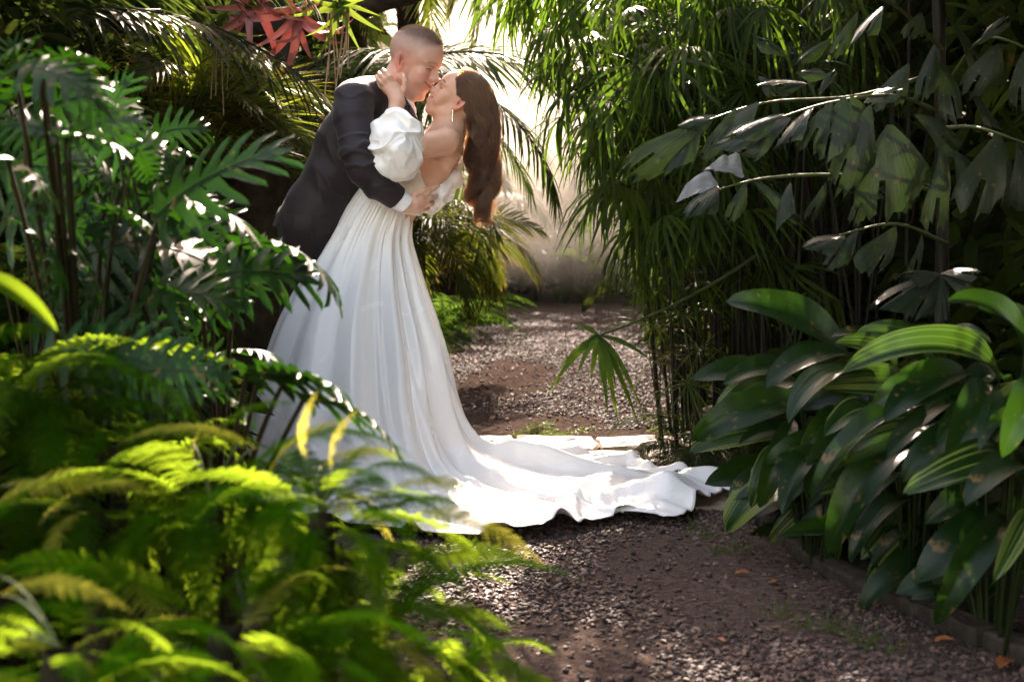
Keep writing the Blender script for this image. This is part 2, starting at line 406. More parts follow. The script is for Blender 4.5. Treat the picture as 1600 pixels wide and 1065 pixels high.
def reg_path(n, rg):
    Y = 3.15+(rg.rand(n)**1.75)*11.5; x = rg.uniform(-1.3, 1.9, n); k = inpoly(x, Y, path_poly) & (rg.rand(n) < 1.25-1.15*sstep(0.46, 0.62, bare(x, Y)))
    k &= ~((Y > 6.42) & (Y < 7.42) & (x > -0.4))
    return np.stack([x, Y], 1)[k]
st = stones('gravel', 120000, reg_path, lambda p, rg: 0.0042+0.0078*rg.rand(len(p))**2.2+0.0003*np.maximum(0, p[:, 1]-6)); tag(st, kind='stuff')

# flagstones across the path
M_slab = plain_mat('flagstone', (0.20, 0.15, 0.10), (0.40, 0.31, 0.21), 0.55, 9.0, 0.6, 0.012, 0.35)
def slab(poly, h, z0, seed, name='flagstone', mat=None, parent=None, bev=0.012):
    """irregular stone slab from ground polygon"""
    rg = np.random.RandomState(seed); c = np.mean(poly, 0); q = []
    n = len(poly)
    for i in range(n):
        a, b = np.array(poly[i]), np.array(poly[(i+1) % n]); m_ = max(2, int(np.linalg.norm(b-a)/0.05))
        for k in range(m_): q.append(a+(b-a)*k/m_+rg.normal(size=2)*0.004)
    q = np.array(q); n = len(q); d = c-q; d /= np.linalg.norm(d, axis=1, keepdims=True)
    rings = [np.c_[q, np.full(n, z0-0.03)], np.c_[q, np.full(n, z0+h-bev)], np.c_[q+d*bev*0.9, np.full(n, z0+h)+rg.normal(size=n)*0.001]]
    for s_ in (0.35, 0.7): rings.append(np.c_[(q+d*bev)*(1-s_)+c*s_, z0+h+0.002+rg.normal(size=n)*0.0022])
    V = np.concatenate(rings+[[(c[0], c[1], z0+h+0.003)]]); Fq = []
    for r_ in range(len(rings)-1): Fq += [(r_*n+i, r_*n+(i+1) % n, (r_+1)*n+(i+1) % n, (r_+1)*n+i) for i in range(n)]
    l = len(rings)-1; Fq += [(l*n+i, l*n+(i+1) % n, len(V)-1) for i in range(n)]
    area = sum(q[i][0]*q[(i+1) % n][1]-q[(i+1) % n][0]*q[i][1] for i in range(n))
    if area < 0: Fq = [f[::-1] for f in Fq]
    return link(name, mesh(name, V, Fq, mat or M_slab, smooth=False), parent)
def gp(*pts): return [tuple(G(x, y)[:2]) for x, y in pts]
terr = thing('stone_paving', 'strip of worn flagstones crossing the gravel behind the train', 'paving', (0, 0, 0)); terr['kind'] = 'structure'
del terr['category']
slabs = [gp((690, 684), (800, 683), (806, 702), (740, 716), (690, 716)), gp((804, 683), (925, 686), (938, 697), (930, 706), (808, 703)), gp((928, 688), (1024, 684), (1032, 700), (942, 704)),
         gp((740, 720), (806, 706), (860, 708), (870, 740), (760, 750)), gp((866, 709), (1000, 708), (1012, 732), (876, 742)), gp((1006, 706), (1052, 704), (1080, 728), (1018, 734)), gp((1036, 684), (1098, 686), (1108, 703), (1044, 702)),
         gp((690, 755), (756, 754), (880, 746), (884, 772), (720, 782)), gp((890, 745), (1018, 738), (1030, 766), (894, 772)), gp((1024, 738), (1086, 732), (1112, 756), (1036, 764)), gp((1092, 732), (1140, 730), (1156, 754), (1116, 756)),
         gp((1070, 770), (1160, 762), (1172, 782), (1168, 797), (1062, 799)), gp((900, 776), (1060, 770), (1056, 797), (904, 798))]
for i, s_ in enumerate(slabs): slab(s_, 0.012+0.006*((i*37) % 5)/5, 0.0, i+1, parent=terr)
# kerb of small blocks along the right of the path
M_kerb = plain_mat('kerb_stone', (0.028, 0.021, 0.016), (0.07, 0.055, 0.042), 0.8, 30.0, 0.6, 0.004)
kp = spline([tuple(G(x, y)[:2]) for x, y in ((1165, 800), (1200, 836), (1245, 872), (1330, 920), (1450, 972), (1540, 1012), (1640, 1050))], 400)
kerb = thing('kerb', 'low edging of dark stone blocks beside the gravel and broad leaved plants', 'kerb', tuple(kp[0])+(0,))
sd = np.r_[0, np.cumsum(np.linalg.norm(np.diff(kp, axis=0), axis=1))]; s0 = 0; bi = 0
while s0 < sd[-1]-0.05:
    ln = 0.26+0.08*random.random(); s1 = min(s0+ln-0.003, sd[-1]); ss = np.linspace(s0, s1, 3)
    cpt = np.stack([np.interp(ss, sd, kp[:, 0]), np.interp(ss, sd, kp[:, 1])], 1); tg = np.gradient(cpt, axis=0); tg /= np.linalg.norm(tg, axis=1, keepdims=True)
    nr = np.stack([-tg[:, 1], tg[:, 0]], 1)*(-1); off = random.uniform(-.004, .004); lo = cpt-nr*0.0+nr*off; hi = cpt+nr*(0.080+off)
    # outer side lies to the right of the path
    if (hi[1]-lo[1])[0] < 0: hi = cpt-nr*0.080
    poly = [tuple(q) for q in lo]+[tuple(q) for q in hi[::-1]]
    o = slab(poly, 0.036+random.uniform(-.004, .004), 0.0, 100+bi, 'kerb_block', M_kerb, kerb, 0.008); o.location = (-kerb.location[0], -kerb.location[1], 0); bi += 1; s0 += ln
# ------------------------------------------------------------------ leaf, frond and plant builders
def curve_pts(Ln, a0, a1, n, power=1.0):
    """mid-rib in the xz plane: starts rising at angle a0, ends at angle a1 (radians)"""
    t = np.linspace(0, 1, n); a = a0+(a1-a0)*t**power; ds = Ln/(n-1)
    x = np.r_[0, np.cumsum(np.cos((a[1:]+a[:-1])/2))*ds]; z = np.r_[0, np.cumsum(np.sin((a[1:]+a[:-1])/2))*ds]
    return np.stack([x, t*0, z], 1), a, t
def blade(Ln, Wd, a0=0.6, a1=-0.9, n=12, m=4, prof=(0.35, 1.4), fold=0.25, wave=0.0, twist=0.0, stem=0.0, rg=random, power=1.0, tip=1.0):
    """broad or strap leaf growing along +x; returns V, F, UV"""
    p, a, t = curve_pts(Ln, a0, a1, n, power)
    tb = np.clip((t-stem)/(1-stem), 0, 1)
    w = Wd*0.5*(tb**prof[0])*((1-tb)**(1/prof[1])); w /= max(1e-9, (w.max()/(Wd*0.5))); w = np.maximum(w, 0.0)
    w = np.where(t < stem, Wd*0.025, w); w = np.maximum(w, Wd*0.012); w[-1] = Wd*0.004
    u = np.linspace(-1, 1, 2*m+1); ph = rg.random()*6
    V = []; UV = []
    for i in range(n):
        nz = np.array((-math.sin(a[i]), 0, math.cos(a[i]))); tw = twist*t[i]
        side = np.array((0, math.cos(tw), 0))+nz*math.sin(tw); up = nz*math.cos(tw)-np.array((0, math.sin(tw), 0))
        for uu in u:
            h = abs(uu)*fold*w[i] + wave*Wd*math.sin(t[i]*13+ph+uu*1.5)*abs(uu)**2*0.5
            V.append(p[i]+side*uu*w[i]*math.cos(fold*0.5)+up*h); UV.append((uu*min(1, w[i]/(Wd*0.5)+0.35), t[i]))
    k = 2*m+1; F_ = [(i*k+j, i*k+j+1, (i+1)*k+j+1, (i+1)*k+j) for i in range(n-1) for j in range(2*m)]
    return np.array(V), F_, np.array(UV)
def merge(parts):
    V, F_, U, o = [], [], [], 0
    for v, f, u in parts:
        V.append(v); F_ += [tuple(q+o for q in x) for x in f]; U.append(u); o += len(v)
    return np.concatenate(V), F_, np.concatenate(U)
def rotm(axis_, ang): return np.array(Matrix.Rotation(ang, 3, Vector(axis_)))
def rib_tube(p, r0, r1, seg=4):
    n = len(p); V, F_ = tube(p, np.linspace(r0, r1, n), seg); return V, F_, np.c_[np.zeros(len(V)), np.zeros(len(V))]
def tube(pts, rad, seg=6):
    pts = np.asarray(pts, float); n = len(pts); rad = np.full(n, rad) if np.isscalar(rad) else np.asarray(rad)
    T = np.gradient(pts, axis=0); T /= np.maximum(np.linalg.norm(T, axis=1, keepdims=True), 1e-9)
    ref = np.array([0.0, 0, 1]) if abs(T[0][2]) < 0.9 else np.array([1.0, 0, 0]); V = []
    u = np.cross(T[0], ref); u /= np.linalg.norm(u)
    for i in range(n):
        u = u-T[i]*(u@T[i]); u /= max(1e-9, np.linalg.norm(u)); w = np.cross(T[i], u)
        for k in range(seg):
            a = 2*PI*k/seg; V.append(pts[i]+rad[i]*(math.cos(a)*u+math.sin(a)*w))
    return np.array(V), [(i*seg+k, i*seg+(k+1) % seg, (i+1)*seg+(k+1) % seg, (i+1)*seg+k) for i in range(n-1) for k in range(seg)]
def strip(p0, dirv, Ln, Wd, up, droop, n=4, fold=0.3, t0=0.0, base=0.35):
    """one leaflet from p0 along dirv, drooping, folded along the middle"""
    dirv = dirv/np.linalg.norm(dirv); side = np.cross(up, dirv); side /= max(1e-9, np.linalg.norm(side)); nu = np.cross(dirv, side)
    V = []; UV = []; p = np.array(p0, float); d = dirv.copy()
    for i in range(n+1):
        t = i/n; w = Wd*0.5*(base+(1-base)*math.sin(min(1, t*2.2)*PI/2))*(1-t**2.2) if t < 1 else 0.0004
        V += [p-side*w+nu*w*fold, p.copy(), p+side*w+nu*w*fold]; UV += [(-0.8, t0+t*(1-t0)), (0, t0+t*(1-t0)), (0.8, t0+t*(1-t0))]
        d = d+np.array((0, 0, -1.0))*droop/n; d /= np.linalg.norm(d); p = p+d*Ln/n
    F_ = []
    for i in range(n):
        a = i*3; F_ += [(a, a+1, a+4, a+3), (a+1, a+2, a+5, a+4)]
    return np.array(V), F_, np.array(UV)
def frond(Ln, nl, ll, lw, a0=0.9, a1=-0.5, ang=1.0, lift=0.35, droop=0.5, rg=random, r0=0.006, start=0.12, prof=None, seg=4, jitter=0.08, fold=0.35, tipdir=0.35, power=1.0):
    """feather-shaped leaf: a mid-rib along +x with leaflets in two rows; ang = leaflet angle from the rib at its base"""
    p, a, t = curve_pts(Ln, a0, a1, 22, power); parts = [rib_tube(p, r0, r0*0.25)]
    for k in range(nl):
        tk = start+(1-start)*(k+0.5)/nl; pk = np.array([np.interp(tk, t, p[:, i]) for i in range(3)]); ak = np.interp(tk, t, a)
        T = np.array((math.cos(ak), 0, math.sin(ak))); U_ = np.array((-math.sin(ak), 0, math.cos(ak)))
        l = ll*(prof(tk) if prof else (math.sin(min(1, 0.25+tk*0.95)*PI*0.62)**0.8)*(1.12-0.75*max(0, tk-0.45)/0.55))
        for s in (-1, 1):
            an = ang+(tipdir-ang)*tk**2+rg.gauss(0, jitter); d = T*math.cos(an)+(np.array((0, s, 0))*math.cos(lift)+U_*math.sin(lift+rg.gauss(0, jitter)))*math.sin(an)
            parts.append(strip(pk, d, l*rg.uniform(0.88, 1.08), lw*rg.uniform(0.85, 1.1), U_, droop*rg.uniform(0.7, 1.3), seg, fold))
    return merge(parts)
def fern_frond(Ln, npn, pl, a0=1.0, a1=-0.6, rg=random, npp=7, width=1.0):
    """twice-divided fern frond: small toothed pinnules along each pinna"""
    p, a, t = curve_pts(Ln, a0, a1, 18); V = []; F_ = []; UV = []
    tv, tf, tu = rib_tube(p, 0.0028, 0.0008, 3); V += list(tv); F_ += tf; UV += list(tu)
    for k in range(npn):
        tk = 0.10+0.90*(k+0.5)/npn; pk = np.array([np.interp(tk, t, p[:, i]) for i in range(3)]); ak = np.interp(tk, t, a)
        T = np.array((math.cos(ak), 0, math.sin(ak))); U_ = np.array((-math.sin(ak), 0, math.cos(ak)))
        l = pl*math.sin(min(1, 0.22+tk)*PI/2*1.0)*(1-tk**2.4)*rg.uniform(0.85, 1.1)+0.004
        for s in (-1, 1):
            an = 1.25-0.5*tk+rg.gauss(0, .06); d = T*math.cos(an)+np.array((0, s, 0))*math.sin(an)+U_*rg.gauss(0.05, .08); d /= np.linalg.norm(d)
            side = np.cross(U_, d); side /= np.linalg.norm(side); m_ = max(3, int(npp*l/pl+1))
            for j in range(m_):
                f0 = j/m_; c = pk+d*l*f0+np.array((0, 0, -1))*0.30*l*f0*f0; w = l*0.16*(1-0.75*f0)*width+0.0015; st_ = l/m_
                for s2 in (-1, 1):
                    b = len(V); V += [c, c+d*st_*0.95, c+d*st_*1.05+side*s2*w*0.85, c+d*st_*0.45+side*s2*w*1.1+U_*w*0.15]
                    UV += [(0, tk), (0, tk), (s2*.9, tk), (s2*.9, tk)]; F_.append((b, b+1, b+2, b+3) if s2 < 0 else (b, b+3, b+2, b+1))
    return np.array(V), F_, np.array(UV)
def fan(n, Ll, Lw, spread=2.6, droop=1.6, rg=random, pet=0.0, seg=5, tilt=0.0):
    """palm fan: leaflets radiating from the tip of the leaf stalk, hanging"""
    parts = []
    p = curve_pts(max(pet, 0.01), 0.5, 0.1, 6)[0]
    if pet > 0: parts.append(rib_tube(p, 0.003, 0.0022))
    o = p[-1]
    for k in range(n):
        a = (k/(n-1)-0.5)*spread+rg.gauss(0, .07); l = Ll*(1-0.30*abs(k/(n-1)-0.5)*2)*rg.uniform(0.85, 1.12)
        d = np.array((math.cos(a), math.sin(a), 0.25+tilt+rg.gauss(0, .1)))
        parts.append(strip(o, d, l, Lw*rg.uniform(0.8, 1.15), np.array((0, 0, 1.0)), droop*rg.uniform(0.7, 1.35), seg, 0.22, base=0.25))
    return merge(parts)
def lobed(Ln, nl=7, wid=0.46, a0=0.25, a1=-0.65, rg=random, lobew=0.78, pet=0.0):
    """deeply cut leaf: finger lobes joined along a broad middle"""
    p, a, t = curve_pts(Ln, a0, a1, 24); parts = []; W0 = Ln*wid
    def pt(tk, v, h): 
        pk = np.array([np.interp(tk, t, p[:, i]) for i in range(3)]); ak = np.interp(tk, t, a)
        return pk+np.array((0, v, 0))+np.array((-math.sin(ak), 0, math.cos(ak)))*h
    env = lambda q: (0.55+0.45*math.sin(min(1, q*2.2+0.25)*PI/2))*(1-0.72*max(0, q-0.3)/0.7)
    for s in (-1, 1):
        for k in range(nl):
            q0, q1 = k/nl*0.92, (k+1)/nl*0.92; qm = (q0+q1)/2; e = env(qm)*W0*rg.uniform(0.9, 1.08)
            inner = e*0.30; fwd = 0.14+0.20*qm-(0.22 if k == 0 else (0.08 if k == 1 else 0)); V = []; UV = []; rows = 7
            for r in range(rows+1):
                f = r/rows; v = s*e*f; cq = qm+fwd*f**1.15+rg.gauss(0, .002)
                hw = (q1-q0)/2; hw = hw*(1.04-0.1*f/0.3) if f < 0.30 else hw*lobew*(0.92-0.25*(f-0.3)+0.22*math.sin((f-0.3)/0.7*PI))*(1 if f < 0.86 else max(0.10, (1-f)/0.14*0.9))
                if r == rows: hw = 0.0015/Ln
                for e_ in (-1, 0, 1):
                    qq = min(1.12, max(0, cq+e_*hw)); vv_ = v
                    h = -0.22*e*f*f+0.10*e*f - (0.012*Ln*(1-abs(e_)) if f > 0.25 else 0)+0.02*Ln*math.sin(k*1.3+f*3)*f
                    if qq > 1: xq = pt(1, vv_, h)+(qq-1)*Ln*np.array((math.cos(a[-1]), 0, math.sin(a[-1])))
                    else: xq = pt(qq, vv_, h)
                    V.append(xq); UV.append((s*f*0.9+0.05*e_, qm))
            F_ = []
            for r in range(rows):
                b = r*3
                for j in (0, 1):
                    q = (b+j, b+j+1, b+j+4, b+j+3); F_.append(q if s > 0 else q[::-1])
            parts.append((np.array(V), F_, np.array(UV)))
    # end lobe
    V = []; UV = []
    for r in range(7):
        f = r/6; q = 0.86+0.24*f; hw = Ln*0.055*(1-0.2*f)*(1-f**2.5)+0.001
        pk = pt(min(q, 1), 0, 0)+max(0, q-1)*Ln*np.array((math.cos(a[-1]), 0, math.sin(a[-1])))
        V += [pk+np.array((0, -hw, 0.004)), pk, pk+np.array((0, hw, 0.004))]; UV += [(-.5, q), (0, q), (.5, q)]
    parts.append((np.array(V), [q for r in range(6) for q in ((r*3, r*3+1, r*3+4, r*3+3), (r*3+1, r*3+2, r*3+5, r*3+4))], np.array(UV)))
    rb = p[:22]+np.array((0, 0, -0.002)); parts.append(rib_tube(rb, 0.006*Ln/0.4, 0.002*Ln/0.4, 5))
    return merge(parts)
def fishtail(Ln, Wd, rg=random, n=7):
    """wedge shaped leaflet with a torn, toothed outer edge and pleats"""
    m_ = 10; V = []; UV = []
    for i in range(n+1):
        t = i/n
        for j in range(m_+1):
            u = j/m_*2-1; sp = (0.06+0.94*t**0.9)*Wd*0.5; y = u*sp*(1-0.22*max(0, t-0.72)/0.28*abs(u)**0.5)
            x = t*Ln*(1-0.30*abs(u+0.25)**1.3)
            if i == n: x += (rg.uniform(-0.16, -0.04) if j % 2 else rg.uniform(-.02, .06))*Ln
            z = -0.20*Ln*t*t*(1+0.6*u*u)+0.020*Ln*math.cos(j*PI)*t+0.05*Ln*t*math.sin(u*2.5)
            V.append((x, y, z)); UV.append((u, t))
    k = m_+1; gap = rg.randint(3, 6); gap2 = rg.choice((2, 7))
    F_ = [(i*k+j, i*k+j+1, (i+1)*k+j+1, (i+1)*k+j) for i in range(n) for j in range(m_) if not ((j == gap and i > n*0.48) or (j == gap2 and i > n*0.80))]
    F_ = [f[::-1] for f in F_]
    return np.array(V), F_, np.array(UV)
def variants(name, mat, fn, k, smooth=True):
    out = []
    for i in range(k):
        V, F_, U = fn(i); out.append(mesh(name, V, F_, mat, U, smooth))
    return out
ZUP = Vector((0, 0, 1))
def aim(o, base, d, up=ZUP, roll=0.0, sc=1.0):
    """put o at base with its +x along d"""
    x = Vector(d).normalized(); y = Vector(up).cross(x)
    if y.length < 1e-4: y = Vector((0, 1, 0))
    y.normalize(); z = x.cross(y)
    if roll:
        q = Matrix.Rotation(roll, 3, x); y = q@y; z = q@z
    s = (sc, sc, sc) if not isinstance(sc, tuple) else sc
    M = Matrix(((x.x*s[0], y.x*s[1], z.x*s[2], base[0]), (x.y*s[0], y.y*s[1], z.y*s[2], base[1]), (x.z*s[0], y.z*s[1], z.z*s[2], base[2]), (0, 0, 0, 1)))
    o.matrix_local = M; return o
def part(name, data, parent, base, d, roll=0.0, sc=1.0, up=ZUP):
    """a leaf or frond as a part of its plant; base is a world point"""
    o = link(name, data, parent); aim(o, Vector(base)-parent.location, d, up, roll, sc); return o
def azd(az, el): return Vector((math.cos(az)*math.cos(el), math.sin(az)*math.cos(el), math.sin(el)))
def stem_between(name, a, b, r, mat, parent, sag=0.0, seg=5, n=9):
    a = np.array(a, float); b = np.array(b, float); t = np.linspace(0, 1, n)[:, None]
    pts = a*(1-t)+b*t+np.array((0, 0, 1.0))*sag*4*t*(1-t); V, F_ = tube(pts, np.linspace(r, r*0.6, n), seg)
    return link(name, mesh(name, local(V, parent.location), F_, mat), parent)

# ---- materials of the plants
M_phil = leaf_mat('glossy_lobed_leaf', (0.0023, 0.0139, 0.0008), (0.0054, 0.0278, 0.0010), (0.0329, 0.1223, 0.0037), 0.44, 0.22, spec=0.2, bump=0.12, brown=0.2)
M_stem_d = plain_mat('dark_leaf_stalk', (0.012, 0.012, 0.005), (0.035, 0.024, 0.010), 0.55, 14.0, 0.2, 0.002)
M_stem_g = plain_mat('green_stalk', (0.025, 0.042, 0.008), (0.055, 0.070, 0.015), 0.5, 14.0, 0.2, 0.002, stretch=(1, 1, 0.2))
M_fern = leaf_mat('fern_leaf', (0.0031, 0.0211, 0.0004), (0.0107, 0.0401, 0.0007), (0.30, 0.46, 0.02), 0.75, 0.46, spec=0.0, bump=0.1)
M_fern_sunlit = leaf_mat('sunlit_yellow_fern_leaf', (0.10, 0.12, 0.012), (0.20, 0.20, 0.03), (0.78, 0.74, 0.10), 0.7, 0.55, spec=0.0, bump=0.1)  # yellow of young fronds, lightened to stand for sunlight on them
M_fern_d = leaf_mat('shade_fern_leaf', (0.0081, 0.0279, 0.0027), (0.0208, 0.0496, 0.0047), (0.15, 0.28, 0.03), 0.7, 0.4, spec=0.0, bump=0.1)
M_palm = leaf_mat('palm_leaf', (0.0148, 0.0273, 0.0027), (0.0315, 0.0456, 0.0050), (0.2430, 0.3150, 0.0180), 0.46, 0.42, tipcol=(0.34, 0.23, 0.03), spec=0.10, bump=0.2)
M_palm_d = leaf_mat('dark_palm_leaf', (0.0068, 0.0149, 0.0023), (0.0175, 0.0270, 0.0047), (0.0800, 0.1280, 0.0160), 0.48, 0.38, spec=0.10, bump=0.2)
M_rhap = leaf_mat('narrow_palm_leaf', (0.0056, 0.0169, 0.0009), (0.0128, 0.0277, 0.0023), (0.1530, 0.2880, 0.0180), 0.46, 0.40, spec=0.10, bump=0.2)
M_fish = leaf_mat('fishtail_leaf', (0.0065, 0.0130, 0.0060), (0.0210, 0.0300, 0.0180), (0.022, 0.042, 0.006), 0.38, 0.18, spec=0.16, bump=0.5, brown=0.1, veinscale=26)
M_aspi = leaf_mat('broad_leaf', (0.0028, 0.0109, 0.0014), (0.0056, 0.0218, 0.0026), (0.0540, 0.1530, 0.0090), 0.32, 0.16, spec=0.22, bump=0.35, brown=0.03, veinscale=22)
M_aspi_v = leaf_mat('striped_broad_leaf', (0.0034, 0.0157, 0.0015), (0.0079, 0.0302, 0.0027), (0.0810, 0.1890, 0.0135), 0.32, 0.18, stripe=(0.12, 0.15, 0.032), spec=0.22, bump=0.35, veinscale=22)
M_grass = leaf_mat('grass_blade', (0.0141, 0.0409, 0.0020), (0.0352, 0.0632, 0.0035), (0.2100, 0.2940, 0.0280), 0.5, 0.4, spec=0.3, bump=0.0)
M_red = leaf_mat('red_bromeliad_leaf', (0.20, 0.045, 0.045), (0.40, 0.16, 0.15), (0.30, 0.07, 0.05), 0.38, 0.10, spec=0.5, bump=0.25)
M_bush = leaf_mat('bush_leaf', (0.0035, 0.0089, 0.0014), (0.0110, 0.0186, 0.0027), (0.0560, 0.0840, 0.0105), 0.62, 0.30, spec=0.0, bump=0.15, brown=0.2)
M_straw = plain_mat('dry_fibre', (0.20, 0.14, 0.08), (0.36, 0.28, 0.17), 0.8, 20.0, 0.3)
M_bark = plain_mat('mossy_bark', (0.010, 0.008, 0.004), (0.036, 0.027, 0.015), 0.9, 12.0, 1.0, 0.03, detail=8.0)
M_white_leaf = leaf_mat('pale_crumpled_leaf', (0.0960, 0.1020, 0.1080), (0.1680, 0.1740, 0.1740), (0.0720, 0.0840, 0.0720), 0.40, 0.2, spec=0.5, bump=0.6, veinscale=14)
M_deadleaf = leaf_mat('fallen_leaf', (0.20, 0.06, 0.02), (0.42, 0.15, 0.04), (0.4, 0.15, 0.03), 0.6, 0.2, spec=0.3, bump=0.4)

M_cane = plain_mat('dark_cane', (0.004, 0.004, 0.002), (0.012, 0.011, 0.005), 0.5, 10.0, 0.2, 0.002, stretch=(1, 1, 0.3))

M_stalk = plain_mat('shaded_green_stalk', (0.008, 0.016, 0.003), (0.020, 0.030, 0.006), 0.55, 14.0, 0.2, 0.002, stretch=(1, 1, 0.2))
# ------------------------------------------------------------------ the couple
D0 = 5.85
def W(px, py, dy=0.0): return np.array(P(px, py, D0+dy))
def attr_mat(name, rough, sss=0.0, spec=0.35, bump=0.0, bscale=300.0, sheen=0.0):
    m, nt, out = newmat(name)
    a = N(nt, 'ShaderNodeAttribute', attribute_name='Col'); tc = N(nt, 'ShaderNodeTexCoord')
    nz = N(nt, 'ShaderNodeTexNoise', i_Scale=35.0, i_Detail=4.0); L(nt, tc.outputs['Object'], nz.inputs['Vector'])
    p = N(nt, 'ShaderNodeBsdfPrincipled')
    c = mixc(nt, math_(nt, 'MULTIPLY_ADD', nz.outputs['Fac'], 1.0, -0.35), a.outputs['Color'], mixc(nt, 1.0, a.outputs['Color'], (0.86, 0.72, 0.66), 'MULTIPLY'))
    L(nt, c, p.inputs['Base Color']); p.inputs['Roughness'].default_value = rough
    p.inputs['Specular IOR Level'].default_value = spec
    if sss > 0:
        p.inputs['Subsurface Weight'].default_value = sss; p.inputs['Subsurface Radius'].default_value = (0.012, 0.005, 0.003); p.inputs['Subsurface Scale'].default_value = 1.0
    if bump:
        n2 = N(nt, 'ShaderNodeTexNoise', i_Scale=bscale, i_Detail=2.0); L(nt, tc.outputs['Object'], n2.inputs['Vector'])
        b = N(nt, 'ShaderNodeBump', i_Strength=bump, i_Distance=0.001); L(nt, n2.outputs['Fac'], b.inputs['Height']); L(nt, b.outputs[0], p.inputs['Normal'])
    L(nt, p.outputs[0], out.inputs[0]); return m
M_skin = attr_mat('skin', 0.46, 0.12, 0.42, 0.25)
def cloth_mat(name, c1, c2, rough, sheen=0.0, wr=0.3, weave=0.0, spec=0.3, aniso=0.0, wscale=9.0, wdist=0.01, trans=0.0):
    m, nt, out = newmat(name); tc = N(nt, 'ShaderNodeTexCoord')
    nz = N(nt, 'ShaderNodeTexNoise', i_Scale=wscale, i_Detail=4.0, i_Distortion=1.2); L(nt, tc.outputs['Object'], nz.inputs['Vector'])
    p = N(nt, 'ShaderNodeBsdfPrincipled'); L(nt, mixc(nt, nz.outputs['Fac'], c1, c2), p.inputs['Base Color'])
    L(nt, math_(nt, 'MULTIPLY_ADD', nz.outputs['Fac'], 0.15, rough-0.07), p.inputs['Roughness'])
    p.inputs['Sheen Weight'].default_value = sheen; p.inputs['Sheen Roughness'].default_value = 0.4
    p.inputs['Specular IOR Level'].default_value = spec
    b = N(nt, 'ShaderNodeBump', i_Strength=wr, i_Distance=wdist); L(nt, nz.outputs['Fac'], b.inputs['Height'])
    if weave:
        w = N(nt, 'ShaderNodeTexNoise', i_Scale=700.0, i_Detail=1.0); L(nt, tc.outputs['Object'], w.inputs['Vector'])
        b2 = N(nt, 'ShaderNodeBump', i_Strength=weave, i_Distance=0.001); L(nt, w.outputs['Fac'], b2.inputs['Height']); L(nt, b.outputs[0], b2.inputs['Normal'])
        L(nt, b2.outputs[0], p.inputs['Normal'])
    else: L(nt, b.outputs[0], p.inputs['Normal'])
    if trans:
        t = N(nt, 'ShaderNodeBsdfTranslucent', i_Color=(*c2, 1)); ms = N(nt, 'ShaderNodeMixShader'); ms.inputs[0].default_value = trans
        L(nt, p.outputs[0], ms.inputs[1]); L(nt, t.outputs[0], ms.inputs[2]); L(nt, ms.outputs[0], out.inputs[0])
    else: L(nt, p.outputs[0], out.inputs[0])
    return m
M_suit = cloth_mat('charcoal_wool', (0.013, 0.009, 0.011), (0.020, 0.0145, 0.017), 0.62, 0.08, 0.45, 0.3, 0.3, wscale=7.0, wdist=0.012)
M_satin = cloth_mat('white_satin', (0.84, 0.82, 0.80), (0.89, 0.875, 0.86), 0.25, 0.0, 0.34, 0.12, 0.65, wscale=5.0, wdist=0.012, trans=0.06)
M_bodice = cloth_mat('ivory_bodice', (0.66, 0.62, 0.54), (0.78, 0.75, 0.68), 0.45, 0.1, 0.5, 0.0, 0.4, wscale=40.0, wdist=0.006)
M_shirt = cloth_mat('white_shirt', (0.78, 0.79, 0.84), (0.84, 0.85, 0.88), 0.6, 0.0, 0.15)
M_black = cloth_mat('black_satin', (0.012, 0.010, 0.012), (0.02, 0.018, 0.02), 0.35, 0.0, 0.2)
def hair_mat(name, melanin, red, rough=0.3):
    m, nt, out = newmat(name)
    h = N(nt, 'ShaderNodeBsdfHairPrincipled'); h.parametrization = 'MELANIN'
    h.inputs['Melanin'].default_value = melanin; h.inputs['Melanin Redness'].default_value = red
    h.inputs['Roughness'].default_value = rough; h.inputs['Radial Roughness'].default_value = 0.35
    h.inputs['Random Color'].default_value = 0.5
    L(nt, h.outputs[0], out.inputs[0]); return m
M_hair_w = hair_mat('brown_hair', 0.60, 0.80, 0.26)
M_hair_m, nt_, out_ = newmat('short_light_brown_hair'); p_ = N(nt_, 'ShaderNodeBsdfPrincipled', i_Roughness=0.5); p_.inputs['Base Color'].default_value = (0.19, 0.13, 0.09, 1); p_.inputs['Specular IOR Level'].default_value = 0.3; L(nt_, p_.outputs[0], out_.inputs[0])

def frame(fwd, up, origin, sc):
    f = np.array(fwd, float); f /= np.linalg.norm(f); u = np.array(up, float); u -= f*(u@f); u /= np.linalg.norm(u)
    l = np.cross(u, f); return [np.array(origin, float), np.stack([f, l, u], 1), sc]
def tolocal(V, fr): return ((V-fr[0])@fr[1])/fr[2]

